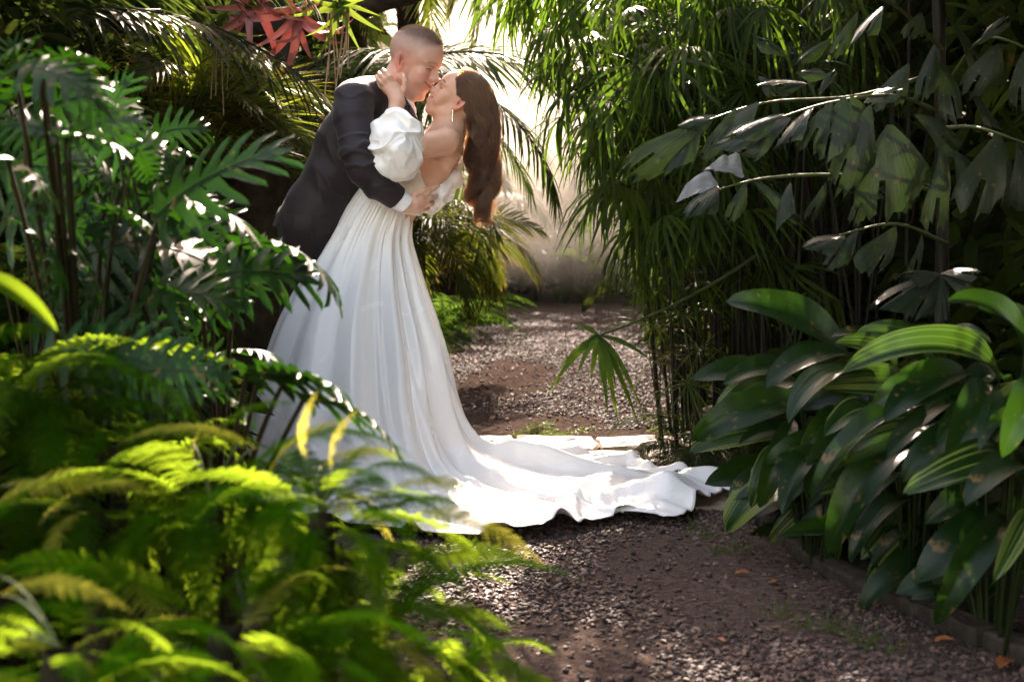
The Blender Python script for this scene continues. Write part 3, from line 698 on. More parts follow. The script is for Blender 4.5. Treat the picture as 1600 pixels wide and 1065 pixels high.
def head_sdf(F, fr, man):
    e, c = F.ell, F.cap
    e((0.002, 0, 0.047), (0.099, 0.077, 0.084), 0.01, fr=fr)
    e((0.03, 0, 0.045), (0.066, 0.066, 0.062), 0.02, fr=fr)            # forehead
    e((0.045, 0, -0.028), (0.044, 0.056, 0.070) if man else (0.042, 0.051, 0.062), 0.02, fr=fr)            # face
    jw = 0.052 if man else 0.042; cz = -0.094 if man else -0.085; cr = 0.020 if man else 0.0135
    for s in (1, -1):
        c((0.006, jw*s, -0.050), (0.066, 0.020*s, cz+0.004), 0.022 if man else 0.018, cr*0.95, 0.02, fr=fr)
        c((0.0, jw*s, 0.0), (0.006, jw*s, -0.050), 0.022, 0.021 if man else 0.017, 0.02, fr=fr)
        e((0.064, 0.037*s, -0.010), (0.025, 0.024, 0.024), 0.018, fr=fr)
        e((0.070, 0.036*s, -0.034), (0.019, 0.018, 0.020), 0.014, fr=fr)   # smiling cheek
    e((0.078 if man else 0.075, 0, cz+0.002), (0.018, 0.019, 0.016) if man else (0.015, 0.015, 0.013), 0.015, fr=fr)
    e((0.078, 0, -0.050), (0.023, 0.032, 0.028), 0.015, fr=fr)
    for s in (1, -1):
        e((0.097, 0.033*s, 0.014), (0.015, 0.019, 0.012), 0.014, sub=True, fr=fr)
        e((0.0765, 0.033*s, 0.014), (0.0135, 0.0150, 0.0125), 0.004, fr=fr)
        c((0.090, 0.013*s, 0.033), (0.073, 0.048*s, 0.034), 0.0095, 0.0085, 0.012, fr=fr)
    nl = 0.115 if man else 0.111
    c((0.084, 0, 0.030), (0.095, 0, -0.014), 0.0110, 0.0150, 0.012, fr=fr)
    c((0.0905, 0, 0.026), (nl-0.004, 0, -0.009), 0.0060, 0.0078, 0.010, fr=fr)
    e((nl-0.004, 0, -0.0125), (0.0100, 0.0110, 0.0085), 0.007, fr=fr)
    c((nl-0.006, 0, -0.018), (0.094, 0, -0.026), 0.006, 0.008, 0.008, fr=fr)
    for s in (1, -1): e((0.101, 0.0125*s, -0.019), (0.0115, 0.0075, 0.0080), 0.006, fr=fr)
    # lips and mouth line
    for s in (1, -1):
        c((0.0995, 0.0, -0.0385), (0.0865, 0.027*s, -0.0350), 0.0058, 0.0032, 0.004, fr=fr)
        c((0.0975, 0.0, -0.0525), (0.0865, 0.025*s, -0.0385), 0.0068, 0.0035, 0.004, fr=fr)
        c((0.106, 0.0, -0.0455), (0.0915, 0.030*s, -0.0355), 0.0028, 0.0024, 0.003, sub=True, fr=fr)
        c((0.102, 0.017*s, -0.022), (0.086, 0.036*s, -0.040), 0.0026, 0.002, 0.008, sub=True, fr=fr)   # smile fold
    # ears
    t = R(-14); Rt = np.array([[math.cos(t), 0, math.sin(t)], [0, 1, 0], [-math.sin(t), 0, math.cos(t)]])
    for s in (1, -1):
        sp = R(22)*s; Rz = np.array([[math.cos(sp), math.sin(sp), 0], [-math.sin(sp), math.cos(sp), 0], [0, 0, 1]])
        rot = Rz@Rt; es = 1.0 if man else 0.9
        e((-0.008, 0.079*s, 0.002), (0.0185*es, 0.0065, 0.033*es), 0.005, fr=fr, rot=rot)
        e((-0.003, 0.0865*s, 0.004), (0.0115*es, 0.0105, 0.0215*es), 0.0018, sub=True, fr=fr, rot=rot)
        c((-0.013*es, 0.083*s, 0.016*es), (-0.007*es, 0.081*s, -0.010*es), 0.0030, 0.0030, 0.003, fr=fr)
        e((0.002, 0.078*s, -0.003), (0.005, 0.006, 0.008), 0.004, fr=fr)
        e((-0.001, 0.076*s, -0.026*es), (0.0085, 0.0055, 0.010), 0.005, fr=fr)
def head_color(V, fr, col, man):
    p = tolocal(V, fr); x, y, z = p.T; ay = np.abs(y)
    near = (np.abs(x) < 0.16) & (ay < 0.11) & (z > -0.13) & (z < 0.16)
    def blend(mask, c, a):
        m = (np.clip(mask, 0, 1)*near*a)[:, None]; col[:] = col*(1-m) + np.array(c)*m
    g = lambda dx, sx: np.exp(-(dx/sx)**2)
    skin_r = (0.62, 0.22, 0.16) if man else (0.60, 0.24, 0.16)
    blend(g(x-0.075, .03)*g(ay-0.042, .022)*g(z+0.018, .022), skin_r, 0.40)        # cheeks
    blend(g(x-0.115, .014)*g(y, .014)*g(z+0.014, .014), skin_r, 0.35)
    blend(sstep(0.068, 0.078, ay)*(z > -0.04)*(z < 0.045)*(x < 0.02)*(x > -0.04), (0.62, 0.20, 0.14), 0.55)   # ears
    blend(g(x+0.003, .009)*g(z-0.004, .017)*(ay > 0.066)*(ay < .12), (0.30, 0.09, 0.06), 0.75)  # ear hollow: shade painted in as a darker red
    lipc = (0.48, 0.13, 0.11) if man else (0.50, 0.09, 0.09)
    lz = -0.0455+0.0105*(ay/0.028)**2
    blend((ay < 0.029)*(x > 0.078)*(1-sstep(0.006, 0.0115, np.abs(z-lz)*(1+0.55*(ay/0.028)))), lipc, 0.75 if not man else 0.55)
    blend((ay < 0.031)*(x > 0.075)*(1-sstep(0.0010, 0.0030, np.abs(z-lz))), (0.10, 0.025, 0.02), 0.9)       # mouth line
    # closed smiling eyes: lash line, lid crease
    ez = 0.0105+0.005*(1-((ay-0.033)/0.016)**2)
    blend((np.abs(ay-0.033) < 0.0165)*(x > 0.05)*(1-sstep(0.0013, 0.0034, np.abs(z-ez+0.001))), (0.03, 0.015, 0.012), 0.92 if not man else 0.75)
    blend((np.abs(ay-0.034) < 0.017)*(x > 0.05)*(1-sstep(0.001, 0.004, np.abs(z-ez-0.008))), (0.30, 0.13, 0.09), 0.45)
    # brows
    bz = 0.0375-0.006*((ay-0.032)/0.022)**2 + (0.001 if man else 0.003)
    bw = 0.0038 if man else 0.0034
    blend((ay > 0.010)*(ay < 0.053)*(x > 0.045)*(1-sstep(bw*0.5, bw*1.3, np.abs(z-bz))), (0.20, 0.11, 0.065) if man else (0.06, 0.03, 0.018), 0.5 if man else 0.85)
    if not man: blend((ay < 0.020)*(x > 0.085)*(1-sstep(0.0012, 0.0026, np.abs(z-lz))), (0.62, 0.55, 0.50), 0.9)
    if man:      # stubble of beard, cropped sides
        blend((1-sstep(-0.040, -0.022, z-0.35*(0.06-x)))*(x > 0.0)*(x < 0.12), (0.36, 0.20, 0.15), 0.22)
        blend(sstep(-0.015, 0.05, z+0.35*(-x-0.02))*(1-sstep(-0.012, 0.010, x-(0.070-0.50*np.clip(0.105-z, 0, 1)))), (0.27, 0.175, 0.13), 0.42)
        blend(sstep(0.055, 0.120, z)*(1-sstep(0.055, 0.090, x)), (0.22, 0.15, 0.11), 0.6)
    else:
        blend(np.ones_like(x)*((x < 0.062-1.0*np.clip(0.07-z, 0, 1)*0.8)*(z > 0.02)), (0.05, 0.025, 0.015), 0.9)
def hand_sdf(F, palm, fingers, k=0.004):
    """palm: list of capsules (A, B, r1, r2); fingers: chains"""
    for A, B, r1, r2 in palm: F.cap(A, B, r1, r2, 0.012)
    for ch in fingers:
        n = len(ch)-1
        for i in range(n):
            (a, ra), (b, rb) = ch[i], ch[i+1]; F.cap(a, b, ra, rb, 0.006 if i == 0 else k)

def build_body(name, F, label, cat, skin, fr, man, base, nail_pts=()):
    V, Fc = F.surface(); V = relax(V, Fc, 1, 0.35)
    col = np.tile(np.array(skin), (len(V), 1)); head_color(V, fr, col, man)
    for q in nail_pts:
        d = np.linalg.norm(V-q, axis=1); m = (1-sstep(0.004, 0.0065, d))[:, None]*0.7; col[:] = col*(1-m)+np.array((0.85, 0.62, 0.58))*m
    o = link(name, mesh(name, local(V, base), Fc, M_skin, col=col), None, Vector(base)); tag(o, label, cat)
    return o
def soft(name, F, mat, parent, base, disp=None, it=2, lam=0.5, label=None, thick=None):
    V, Fc = F.surface(); V = relax(V, Fc, it, lam)
    if disp is not None:
        n = vnormals(V, Fc); V = V + disp(V, n)
    o = link(name, mesh(name, local(V, base), Fc, mat), parent)
    if label: o['label'] = label
    return o
def cut(F, pt, nrm):
    n = np.array(nrm, float); n /= np.linalg.norm(n); x, y, z = F.ax
    d = (x[:, None, None]-pt[0])*n[0] + (y[None, :, None]-pt[1])*n[1] + (z[None, None, :]-pt[2])*n[2]
    F.F = np.maximum(F.F, d.astype(np.float32))

# ================= the man
mfwd = (math.cos(R(24))*math.cos(R(20)), -math.cos(R(24))*math.sin(R(20)), -math.sin(R(24)))
MS = 1.07
fr0 = frame(mfwd, (0, 0, 1), (0, 0, 0), MS)
mO = W(627.6, 97, -0.055) + fr0[1][:, 1]*0.080*MS
MF = frame(mfwd, (0, 0, 1), mO, MS)
mbase = np.array([P(480, 300, D0+0.45).x, D0+0.45, 0.0])
hx = np.array([W(425, 300)[0]-0.05, W(705, 300)[0]+0.02]); 
F = Field(axis(hx[0], hx[1], 0.009, [(W(600, 0)[0], W(700, 0)[0], 0.0024)]),
          axis(D0-0.36, D0+0.62, 0.009, [(D0-0.26, D0-0.10, 0.0032), (D0-0.10, D0+0.13, 0.0026)]),
          axis(-0.01, W(0, 38)[2], 0.010, [(W(0, 345)[2], W(0, 285)[2], 0.0030), (W(0, 165)[2], W(0, 38)[2], 0.0024)]))
head_sdf(F, MF, True)
nb = W(604, 158, 0.03)
F.cap(mO+MF[1]@np.array((-0.020, 0, -0.035))*MS, nb, 0.056, 0.064, 0.02)
F.cap(mO+MF[1]@np.array((0.020, 0, -0.060))*MS, W(622, 165, 0.02), 0.042, 0.052, 0.02)
F.chain([(nb, .075), (W(560, 190, .03), .10), (W(540, 240, .04), .105), (W(515, 290, .05), .10), (W(492, 350, .06), .105)], 0.03, 1.25)
F.chain([(nb, .05), (W(555, 158, -.14), .058), (W(553, 180, -.18), .055), (W(563, 262, -.27), .042), (W(596, 290, -.245), .042), (W(634, 320, -.205), .027)], 0.02)
F.chain([(nb, .05), (W(585, 158, .17), .058), (W(640, 240, .20), .045), (W(672, 285, .10), .035)], 0.02)
F.chain([(W(485, 350, .0), .10), (W(472, 450, .16), .080), (W(470, 560, .34), .058), (W(462, 650, .40), .056), (np.array([W(455, 0)[0], D0+.48, .09]), .040), (np.array([W(455, 0)[0]+.02, D0+.47, .045]), .042), (np.array([W(455, 0)[0]+.17, D0+.44, .035]), .032)], 0.02)
F.chain([(W(505, 355, .16), .10), (W(520, 450, .28), .080), (W(525, 560, .42), .058), (W(520, 650, .50), .056), (np.array([W(515, 0)[0], D0+.56, .09]), .040), (np.array([W(515, 0)[0]+.02, D0+.56, .045]), .042), (np.array([W(515, 0)[0]+.17, D0+.55, .035]), .032)], 0.02)
# right hand, spread on her back, index finger uppermost
hand_sdf(F, [(W(634, 320, -.200), W(655, 311, -.195), .024, .021), (W(636, 322, -.195), W(655, 325, -.180), .023, .019), (W(650, 316, -.20), W(664, 312, -.18), .022, .015)],
         [[(W(656, 307, -.195), .0115), (W(668, 300, -.190), .0105), (W(677, 295, -.172), .0092), (W(684, 290.5, -.150), .0080)],
          [(W(660, 314, -.190), .0115), (W(672, 309, -.176), .0100), (W(679, 308, -.150), .0092), (W(682, 305, -.120), .008)],
          [(W(658, 322, -.180), .0110), (W(670, 319, -.165), .0100), (W(675, 318, -.135), .0090), (W(676, 316, -.110), .008)],
          [(W(653, 328, -.170), .0100), (W(663, 327, -.155), .0090), (W(668, 326, -.130), .0082), (W(669, 324, -.110), .0075)],
          [(W(640, 314, -.205), .0125), (W(649, 303, -.215), .0115), (W(661, 298, -.205), .0100), (W(670, 295.5, -.190), .0085)]])
man = build_body('person', F, 'man in a dark suit leaning down to kiss the woman in the white gown', 'person', (0.62, 0.37, 0.275), MF, True, mbase)

# jacket
Fj = Field(axis(W(425, 0)[0]-.06, W(665, 0)[0], 0.006), axis(D0-0.38, D0+0.34, 0.006), axis(W(0, 372)[2], W(0, 108)[2], 0.006))
Fj.chain([(W(600, 150, .03), .070), (W(573, 168, .03), .104), (W(549, 215, .04), .118), (W(522, 278, .05), .113), (W(496, 325, .06), .123), (W(482, 372, .06), .142)], 0.03, 1.28)
Fj.cap(W(598, 142, .0), W(556, 155, -.13), .056, .074, 0.02)
Fj.cap(W(598, 142, .05), W(585, 155, .17), .056, .074, 0.02)
Fj.chain([(W(585, 155, .17), .074), (W(640, 238, .205), .060), (W(668, 280, .12), .052)], 0.02)
Fj.cap(W(604, 160, .0), W(625, 190, -.02), .07, .06, 0.02, 1.3)
cut(Fj, W(470, 352, 0), (0.05, 0, -1)); 
n_ = np.array(W(612, 120) - W(596, 146)); cut(Fj, W(609, 131, 0), (0.62, 0, 0.78))
Fs = Field(*Fj.ax)
Fs.chain([(W(553, 157, -.15), .074), (W(552, 185, -.19), .072), (W(558, 235, -.26), .0625), (W(567, 266, -.28), .060), (W(590, 286, -.262), .056), (W(625, 314, -.215), .046)], 0.012)
cdir = W(628, 316, -.21)-W(567, 266, -.28); cut(Fs, W(621, 311.5, -.218), cdir)
# smooth union of torso and sleeve with a tight seam
A, B = Fj.F, Fs.F; k = 0.008; h = np.clip(0.5+0.5*(A-B)/k, 0, 1); Fj.F = A*(1-h)+B*h-k*h*(1-h)
el = W(564, 264, -.28); arm_ax = (W(567, 266)-W(553, 157)); arm_ax /= np.linalg.norm(arm_ax)
def jacket_disp(V, n):
    x, y, z = V.T
    a = V@arm_ax; near = 1-sstep(-0.16, -0.10, y-D0)
    # creases across the arm, gathered at elbow and armpit
    q = np.stack([a*26+fbm(V*9)*2.2, x*7+3, z*5+y*6], 1); r1 = ridged(q)**3
    de = np.linalg.norm(V-el, axis=1); da = np.linalg.norm(V-W(575, 190, -.17), axis=1)
    amp = 0.0035+0.012*np.exp(-(de/0.085)**2)+0.008*np.exp(-(da/0.09)**2)
    q2 = np.stack([(x*0.8+z*0.6)*12+fbm(V*5+4)*2.5, y*4, (z*0.8-x*0.6)*4], 1); r2 = ridged(q2)**3
    d = near*amp*(r1-0.3) + (1-near)*0.010*(r2-0.3) + 0.006*(fbm(V*8)-0.5)
    fade = sstep(0.0, 0.05, z-W(0, 352)[2])*0.7+0.3
    return n*(d*fade*1.35)[:, None]
jacket = soft('jacket', Fj, M_suit, man, mbase, jacket_disp, 2)
# the strip of trousers, shirt cuff, collar, bow tie
Ft = Field(axis(W(425, 0)[0]-.06, W(560, 0)[0], 0.009), axis(D0-0.30, D0+0.72, 0.009), axis(0.03, W(0, 335)[2], 0.010))
Ft.chain([(W(484, 345, .0), .120), (W(474, 400, .06), .098), (W(472, 450, .16), .092), (W(470, 560, .34), .074), (W(462, 650, .40), .070), (np.array([W(456, 0)[0], D0+.48, .08]), .066)], 0.02)
Ft.chain([(W(505, 345, .16), .115), (W(520, 450, .28), .092), (W(525, 560, .42), .074), (W(520, 650, .50), .070), (np.array([W(516, 0)[0], D0+.56, .08]), .066)], 0.02)
cut(Ft, (0, 0, 0.055), (0, 0, -1))
soft('trousers', Ft, M_suit, man, mbase, lambda V, n: n*(0.008*(ridged(np.stack([V[:,2]*5, V[:,0]*18, V[:,1]*9], 1))**2-0.4))[:, None])
for X_, Y_ in ((W(455, 0)[0], D0+.47), (W(515, 0)[0], D0+.56)):
    Fh = Field(axis(X_-.10, X_+.27, 0.006), axis(Y_-.09, Y_+.09, 0.006), axis(-0.01, 0.15, 0.006))
    Fh.cap((X_, Y_, .07), (X_+.01, Y_, .05), .046, .052, 0.02); Fh.cap((X_, Y_, .042), (X_+.19, Y_-.02, .034), .050, .040, 0.03); cut(Fh, (0, 0, 0.003), (0, 0, -1))
    soft('shoe', Fh, M_black, man, mbase)
Fc_ = Field(axis(W(600, 0)[0], W(655, 0)[0], 0.003), axis(D0-0.28, D0-0.14, 0.003), axis(W(0, 345)[2], W(0, 285)[2], 0.003))
Fc_.cap(W(610, 303, -.232), W(640, 323, -.200), .042, .0355, 0.01)
cut(Fc_, W(635.5, 319, -.205), cdir); cut(Fc_, W(612, 306, -.23), -cdir)
soft('shirt_cuff', Fc_, M_shirt, man, mbase)
Fk = Field(axis(W(585, 0)[0], W(660, 0)[0], 0.004), axis(D0-0.11, D0+0.16, 0.004), axis(W(0, 190)[2], W(0, 108)[2], 0.004))
Fk.cap(W(624, 112, .03), W(608, 158, .03), .066, .072, 0.02); Fk.cap(W(612, 140, .03), W(630, 175, .01), .062, .05, 0.02)
cut(Fk, W(618, 137, 0), (0.45, 0, 0.89)); cut(Fk, W(604, 165, 0), (-0.3, 0, -0.95))
soft('shirt_collar', Fk, M_shirt, man, mbase, it=1)
Fb = Field(axis(W(622, 0)[0], W(665, 0)[0], 0.003), axis(D0-0.14, D0+0.10, 0.003), axis(W(0, 200)[2], W(0, 155)[2], 0.003))
bt = W(640, 172, -.03)
Fb.ell(bt, (.012, .014, .013), 0.004)
for s in (-1, 1):
    Fb.cap(bt+np.array((0, .012*s, 0)), bt+np.array((-.006+.0*s, .052*s, .004)), .008, .016, 0.006)
soft('bow_tie', Fb, M_black, man, mbase)
# lapel hanging forward of the chest
Fl = Field(axis(W(610, 0)[0], W(672, 0)[0], 0.004), axis(D0-0.16, D0+0.06, 0.004), axis(W(0, 250)[2], W(0, 160)[2], 0.004))
Fl.chain([(W(634, 172, -.07), .014), (W(644, 190, -.085), .022), (W(640, 225, -.10), .022)], 0.01)
soft('lapel', Fl, M_suit, man, mbase)
# sleeve buttons
for t_ in (0.0, 0.07, 0.14):
    q = W(611-9*t_*10, 322-7*t_*10, -.252)
    Fq = Field(axis(q[0]-.012, q[0]+.012, .0025), axis(q[1]-.012, q[1]+.012, .0025), axis(q[2]-.012, q[2]+.012, .0025)); Fq.ell(q, (.0065, .004, .0065), .002)
    soft('button', Fq, M_black, jacket, mbase)

# ================= the woman
TH = R(36)
wfwd = (-math.cos(TH)*math.cos(R(4)), math.cos(TH)*math.sin(R(-4)), math.sin(TH))
WS = 0.98
fr1 = frame(wfwd, (0, 0, 1), (0, 0, 0), WS)
wO = W(715.5, 161, -0.08) - fr1[1][:, 1]*0.080*WS
WF = frame(wfwd, (0, 0, 1), wO, WS)
wbase = np.array([P(590, 300, D0+0.02).x, D0+0.02, 0.0])
F = Field(axis(W(575, 0)[0], W(785, 0)[0], 0.008, [(W(580, 0)[0], W(650, 0)[0], 0.0028), (W(658, 0)[0], W(735, 0)[0], 0.0022)]),
          axis(D0-0.36, D0+0.30, 0.008, [(D0-0.20, D0+0.09, 0.0026)]),
          axis(-0.01, W(0, 92)[2], 0.009, [(W(0, 195)[2], W(0, 92)[2], 0.0024)]))
head_sdf(F, WF, False)
F.cap(wO+WF[1]@np.array((-0.012, 0, -0.030))*WS, W(703, 203, -.02), 0.047, 0.050, 0.025)
F.cap(wO+WF[1]@np.array((0.022, 0, -0.055))*WS, W(694, 205, -.02), 0.034, 0.045, 0.02)
F.chain([(W(700, 207, -.02), .058), (W(690, 228, -.01), .072), (W(670, 256, 0), .083), (W(640, 300, 0), .072), (W(612, 335, 0), .075), (W(600, 370, 0), .09)], 0.03, 1.1)
F.cap(W(700, 212, -.03), W(697, 221, -.13), .050, .052, 0.03)            # near shoulder
F.cap(W(697, 212, 0), W(690, 221, .13), .050, .050, 0.03)
F.ell(W(699, 236, -.055), (.050, .045, .062), 0.03)                      # shoulder blade
F.ell(W(699, 236, .055), (.050, .045, .062), 0.03)
F.ell(W(640, 245, -.05), (.055, .05, .055), 0.03); F.ell(W(640, 245, .06), (.055, .05, .055), 0.03)
F.chain([(W(696, 222, -.140), .051), (W(655, 229, -.215), .046), (W(609, 252, -.265), .036), (W(610, 225, -.25), .036), (W(620, 160, -.165), .027)], 0.010)
F.chain([(W(690, 222, .14), .050), (W(660, 250, .22), .044), (W(640, 200, .22), .038), (W(612, 165, .18), .027), (W(600, 150, .12), .022)], 0.015)
F.chain([(W(602, 375, -.05), .070), (W(598, 560, -.08), .055), (np.array([W(596, 0)[0], D0-.06, .06]), .04), (np.array([W(570, 0)[0], D0-.08, .03]), .028)], 0.02)
F.chain([(W(602, 375, .05), .070), (W(608, 560, .08), .055), (np.array([W(612, 0)[0], D0+.12, .06]), .04), (np.array([W(590, 0)[0], D0+.11, .03]), .028)], 0.02)
# left hand on his neck
hz = -.118
hand_sdf(F, [(W(620, 160, -.165), W(611, 138, hz-.020), .027, .017), (W(622, 160, -.165), W(621, 141, hz-.018), .025, .016), (W(617, 152, -.155), W(605, 141, hz-.012), .020, .014), (W(606, 139, hz-.014), W(618, 134, hz-.016), .014, .013)],
         [[(W(618, 134, hz-.016), .0110), (W(608.5, 121, hz-.022), .0095), (W(602.5, 114, hz-.006), .0085), (W(598.5, 109.5, hz+.016), .0074)],
          [(W(612, 136, hz-.016), .0110), (W(601.5, 124.5, hz-.020), .0095), (W(595.5, 118.5, hz-.002), .0085), (W(592, 114.5, hz+.020), .0074)],
          [(W(607, 139, hz-.012), .0105), (W(596.5, 129.5, hz-.016), .0092), (W(591, 124, hz+.002), .0082), (W(588, 120, hz+.022), .0072)],
          [(W(603, 143, hz-.006), .0095), (W(595.5, 135.5, hz-.006), .0082), (W(590.5, 131, hz+.010), .0074), (W(588, 127, hz+.028), .0066)],
          [(W(624, 153, -.150), .0135), (W(631, 141, hz-.016), .0115), (W(632.5, 128, hz-.010), .0098), (W(630, 117, hz+.002), .0080)]])
nails = [W(631, 118.5, hz-.006), W(600, 110.5, hz+.006), W(593.5, 115.5, hz+.008)]
woman = build_body('person', F, 'woman in a white off shoulder gown with long wavy brown hair', 'person', (0.58, 0.335, 0.225), WF, False, wbase, nails)

# bodice
Fo = Field(axis(W(590, 0)[0], W(700, 0)[0], 0.004), axis(D0-0.17, D0+0.17, 0.005), axis(W(0, 345)[2], W(0, 215)[2], 0.004))
Fo.chain([(W(690, 228, -.01), .074), (W(670, 256, 0), .088), (W(640, 300, 0), .080), (W(612, 335, 0), .084), (W(600, 370, 0), .096)], 0.03, 1.15)
Fo.ell(W(640, 245, -.05), (.062, .056, .062), 0.03); Fo.ell(W(640, 245, .06), (.062, .056, .062), 0.03)
e1, e2 = W(654, 256), W(669, 298); dd = e2-e1; cut(Fo, e1, (-dd[2]*-1*-1, 0, dd[0]) if False else (abs(dd[2]), 0, dd[0]))
cut(Fo, W(640, 222), (-0.35, 0, 0.94)); cut(Fo, W(640, 334), (-0.21, 0, -0.98))
soft('bodice', Fo, M_bodice, woman, wbase, lambda V, n: n*(0.003*(ridged(np.stack([(V[:,0]*0.7+V[:,2]*0.7)*8, V[:,1]*30, (V[:,0]-V[:,2])*24], 1))**2))[:, None])
# puffed satin sleeves
def puff_disp(amp, fq, seed):
    def f(V, n):
        w = np.stack([fbm(V*6+seed), fbm(V*6+seed+9), fbm(V*6+seed+17)], 1)-0.5
        q = V*fq+w*3.4+seed
        r = ridged(q)**2; r2 = ridged(q*2.1+5)**2
        return n*(amp*(r-0.45)+amp*0.22*(r2-0.3))[:, None]
    return f
Fp = Field(axis(W(570, 0)[0], W(670, 0)[0], 0.003), axis(D0-0.42, D0-0.08, 0.0035), axis(W(0, 290)[2], W(0, 165)[2], 0.003))
Fp.chain([(W(617, 200, -.235), .062), (W(612, 222, -.265), .070), (W(622, 243, -.270), .074), (W(632, 246, -.25), .066)], 0.03); Fp.ell(W(602, 248, -.27), (.048, .055, .050), 0.03)
Fp.ell(W(640, 216, -.235), (.040, .062, .075), 0.03); Fp.ell(W(596, 218, -.26), (.036, .06, .055), 0.03)
Fp.ell(W(607, 192, -.22), (.036, .05, .028), 0.02); Fp.ell(W(630, 191, -.21), (.032, .05, .030), 0.02)
soft('puff_sleeve', Fp, M_satin, woman, wbase, puff_disp(0.024, 11.5, 8.1), 2)
Fp = Field(axis(W(618, 0)[0], W(735, 0)[0], 0.004), axis(D0-0.12, D0+0.30, 0.0045), axis(W(0, 350)[2], W(0, 235)[2], 0.004))
Fp.chain([(W(716, 252, .10), .018), (W(708, 278, .07), .030), (W(690, 300, .03), .036), (W(668, 316, .0), .038), (W(644, 326, -.01), .026)], 0.02, 1.5)
soft('puff_sleeve', Fp, M_satin, woman, wbase, puff_disp(0.018, 10.0, 15.3), 3)

# drop earring and ring
M_silver, nt_, out_ = newmat('silver'); p_ = N(nt_, 'ShaderNodeBsdfPrincipled'); p_.inputs['Base Color'].default_value = (0.85, 0.83, 0.8, 1); p_.inputs['Metallic'].default_value = 1; p_.inputs['Roughness'].default_value = 0.2; L(nt_, p_.outputs[0], out_.inputs[0])
lob = wO+WF[1]@np.array((0.0, 0.083, -0.033))*WS
pts = [lob+np.array((0, -.003, 0)), lob+np.array((-.001, -.004, -.014)), lob+np.array((-.003, -.004, -.03)), lob+np.array((0, -.004, -.044))]
V, Fq = tube(pts, [0.0022, 0.0012, 0.0022, 0.003], 6)
link('earring', mesh('earring', local(V, wbase), Fq, M_silver), woman)
rc = (W(603.5, 135.7, hz-.012)*0.35+W(596.5, 129.5, hz-.016)*0.65); ax_ = W(596.5, 129.5, hz-.016)-W(607, 139, hz-.012); ax_ /= np.linalg.norm(ax_)
u_ = np.cross(ax_, (0, 1, 0)); u_ /= np.linalg.norm(u_); w_ = np.cross(ax_, u_)
V, Fq = tube([rc+0.0102*(math.cos(a)*u_+math.sin(a)*w_) for a in np.linspace(0, 2*PI, 17)], 0.0013, 6)
link('ring', mesh('ring', local(V, wbase), Fq, M_silver), woman)

# ---- hair
def hair_obj(name, strands, rad, mat, parent, base):
    """strands (n, m, 3); rad (m,) radii"""
    n, m, _ = strands.shape
    hc = bpy.data.hair_curves.new(name); hc.add_curves([m]*n)
    hc.points.foreach_set('position', local(strands.reshape(-1, 3), base).astype(np.float32).ravel())
    rr = np.tile(np.asarray(rad, dtype=np.float32), n)
    hc.points.foreach_set('radius', rr)
    hc.materials.append(mat)
    return link(name, hc, parent)
rng = np.random.RandomState(11)
def on_ell(n, rg):
    v = rg.normal(size=(n, 3)); return v/np.linalg.norm(v, axis=1, keepdims=True)
ec = np.array((0.002, 0, 0.047)); er = np.array((0.099, 0.077, 0.084))
# his: cropped short, fading to the skin at the sides
n = 26000; d = on_ell(n, rng); q = ec+d*er; x, y, z = q.T
keep = (x+rng.normal(size=n)*0.006 < 0.080-0.25*np.clip(z-0.09, 0, 1)-0.75*np.clip(0.105-z, 0, 1)) & (z > 0.005+0.35*(-np.clip(-x-0.02, -0.05, 0.05)*0.6)) & ~((x > -0.035) & (z < 0.042))
top = sstep(0.045, 0.120, z); keep &= rng.rand(n) < (0.16+0.84*top)
q, d, top = q[keep], d[keep], top[keep]; nrm = d/er; nrm /= np.linalg.norm(nrm, axis=1, keepdims=True)
ln = 0.0014+0.0060*top*top*(0.7+0.5*rng.rand(len(q)))+0.009*top*sstep(0.050, 0.085, q[:, 0])
dirl = nrm*0.75+np.array((0.42, 0, 0.12))+rng.normal(size=q.shape)*0.22; dirl /= np.linalg.norm(dirl, axis=1, keepdims=True)
st = np.stack([q+nrm*0.0 + dirl*(ln*t)[:, None] + np.array((0, 0, 1.0))*(ln*0.25*t*t)[:, None] for t in (0, 0.33, 0.66, 1)], 1)
st = MF[0]+(st@MF[1].T)*MS
hair_obj('hair', st, [0.0003, 0.00028, 0.0002, 0.0001], M_hair_m, man, mbase)
# hers: long, brushed back from the face, falling in loose waves
n = 9000; d = on_ell(n*2, rng); q = ec+np.array((-0.004, 0, 0))+d*(er+0.003); x, y, z = q.T
keep = (x < 0.066-1.05*np.clip(0.075-z, 0, 1)*0.75) & (z > -0.012+0.3*np.clip(x+0.03, 0, 1)) & ~((x > -0.030) & (z < 0.030))
q, d = q[keep][:n], d[keep][:n]; n = len(q)
p0 = WF[0]+(q@WF[1].T)*WS
ncl = 130; cl = rng.randint(0, ncl, n)
order = np.argsort(q[:, 1]+0.3*q[:, 0]); cl[order] = (np.arange(n)*ncl//n)
cph = rng.rand(ncl)*2*PI; cfr = 0.85+0.35*rng.rand(ncl); cend = rng.uniform(0.33, 0.52, ncl); nlk = 9; lk = np.arange(ncl)*nlk//ncl; cx = np.linspace(-.85, .85, nlk)[rng.permutation(nlk)][lk]+rng.uniform(-.22, .22, ncl); cyy = np.linspace(-.9, .9, nlk)[lk]+rng.uniform(-.15, .15, ncl); lph = rng.rand(nlk)*2*PI; lfr = rng.uniform(.8, 1.15, nlk); cph = lph[lk]/.55+rng.normal(size=ncl)*.25; cfr = lfr[lk]; cend = rng.uniform(.36, .52, nlk)[lk]+rng.uniform(-.03, .03, ncl); cpl = rng.rand(ncl)*2*PI
steps = 44; ds = 0.0125
cur = p0.copy(); path = [cur.copy()]; back = -WF[1][:, 0]; upv = WF[1][:, 2]
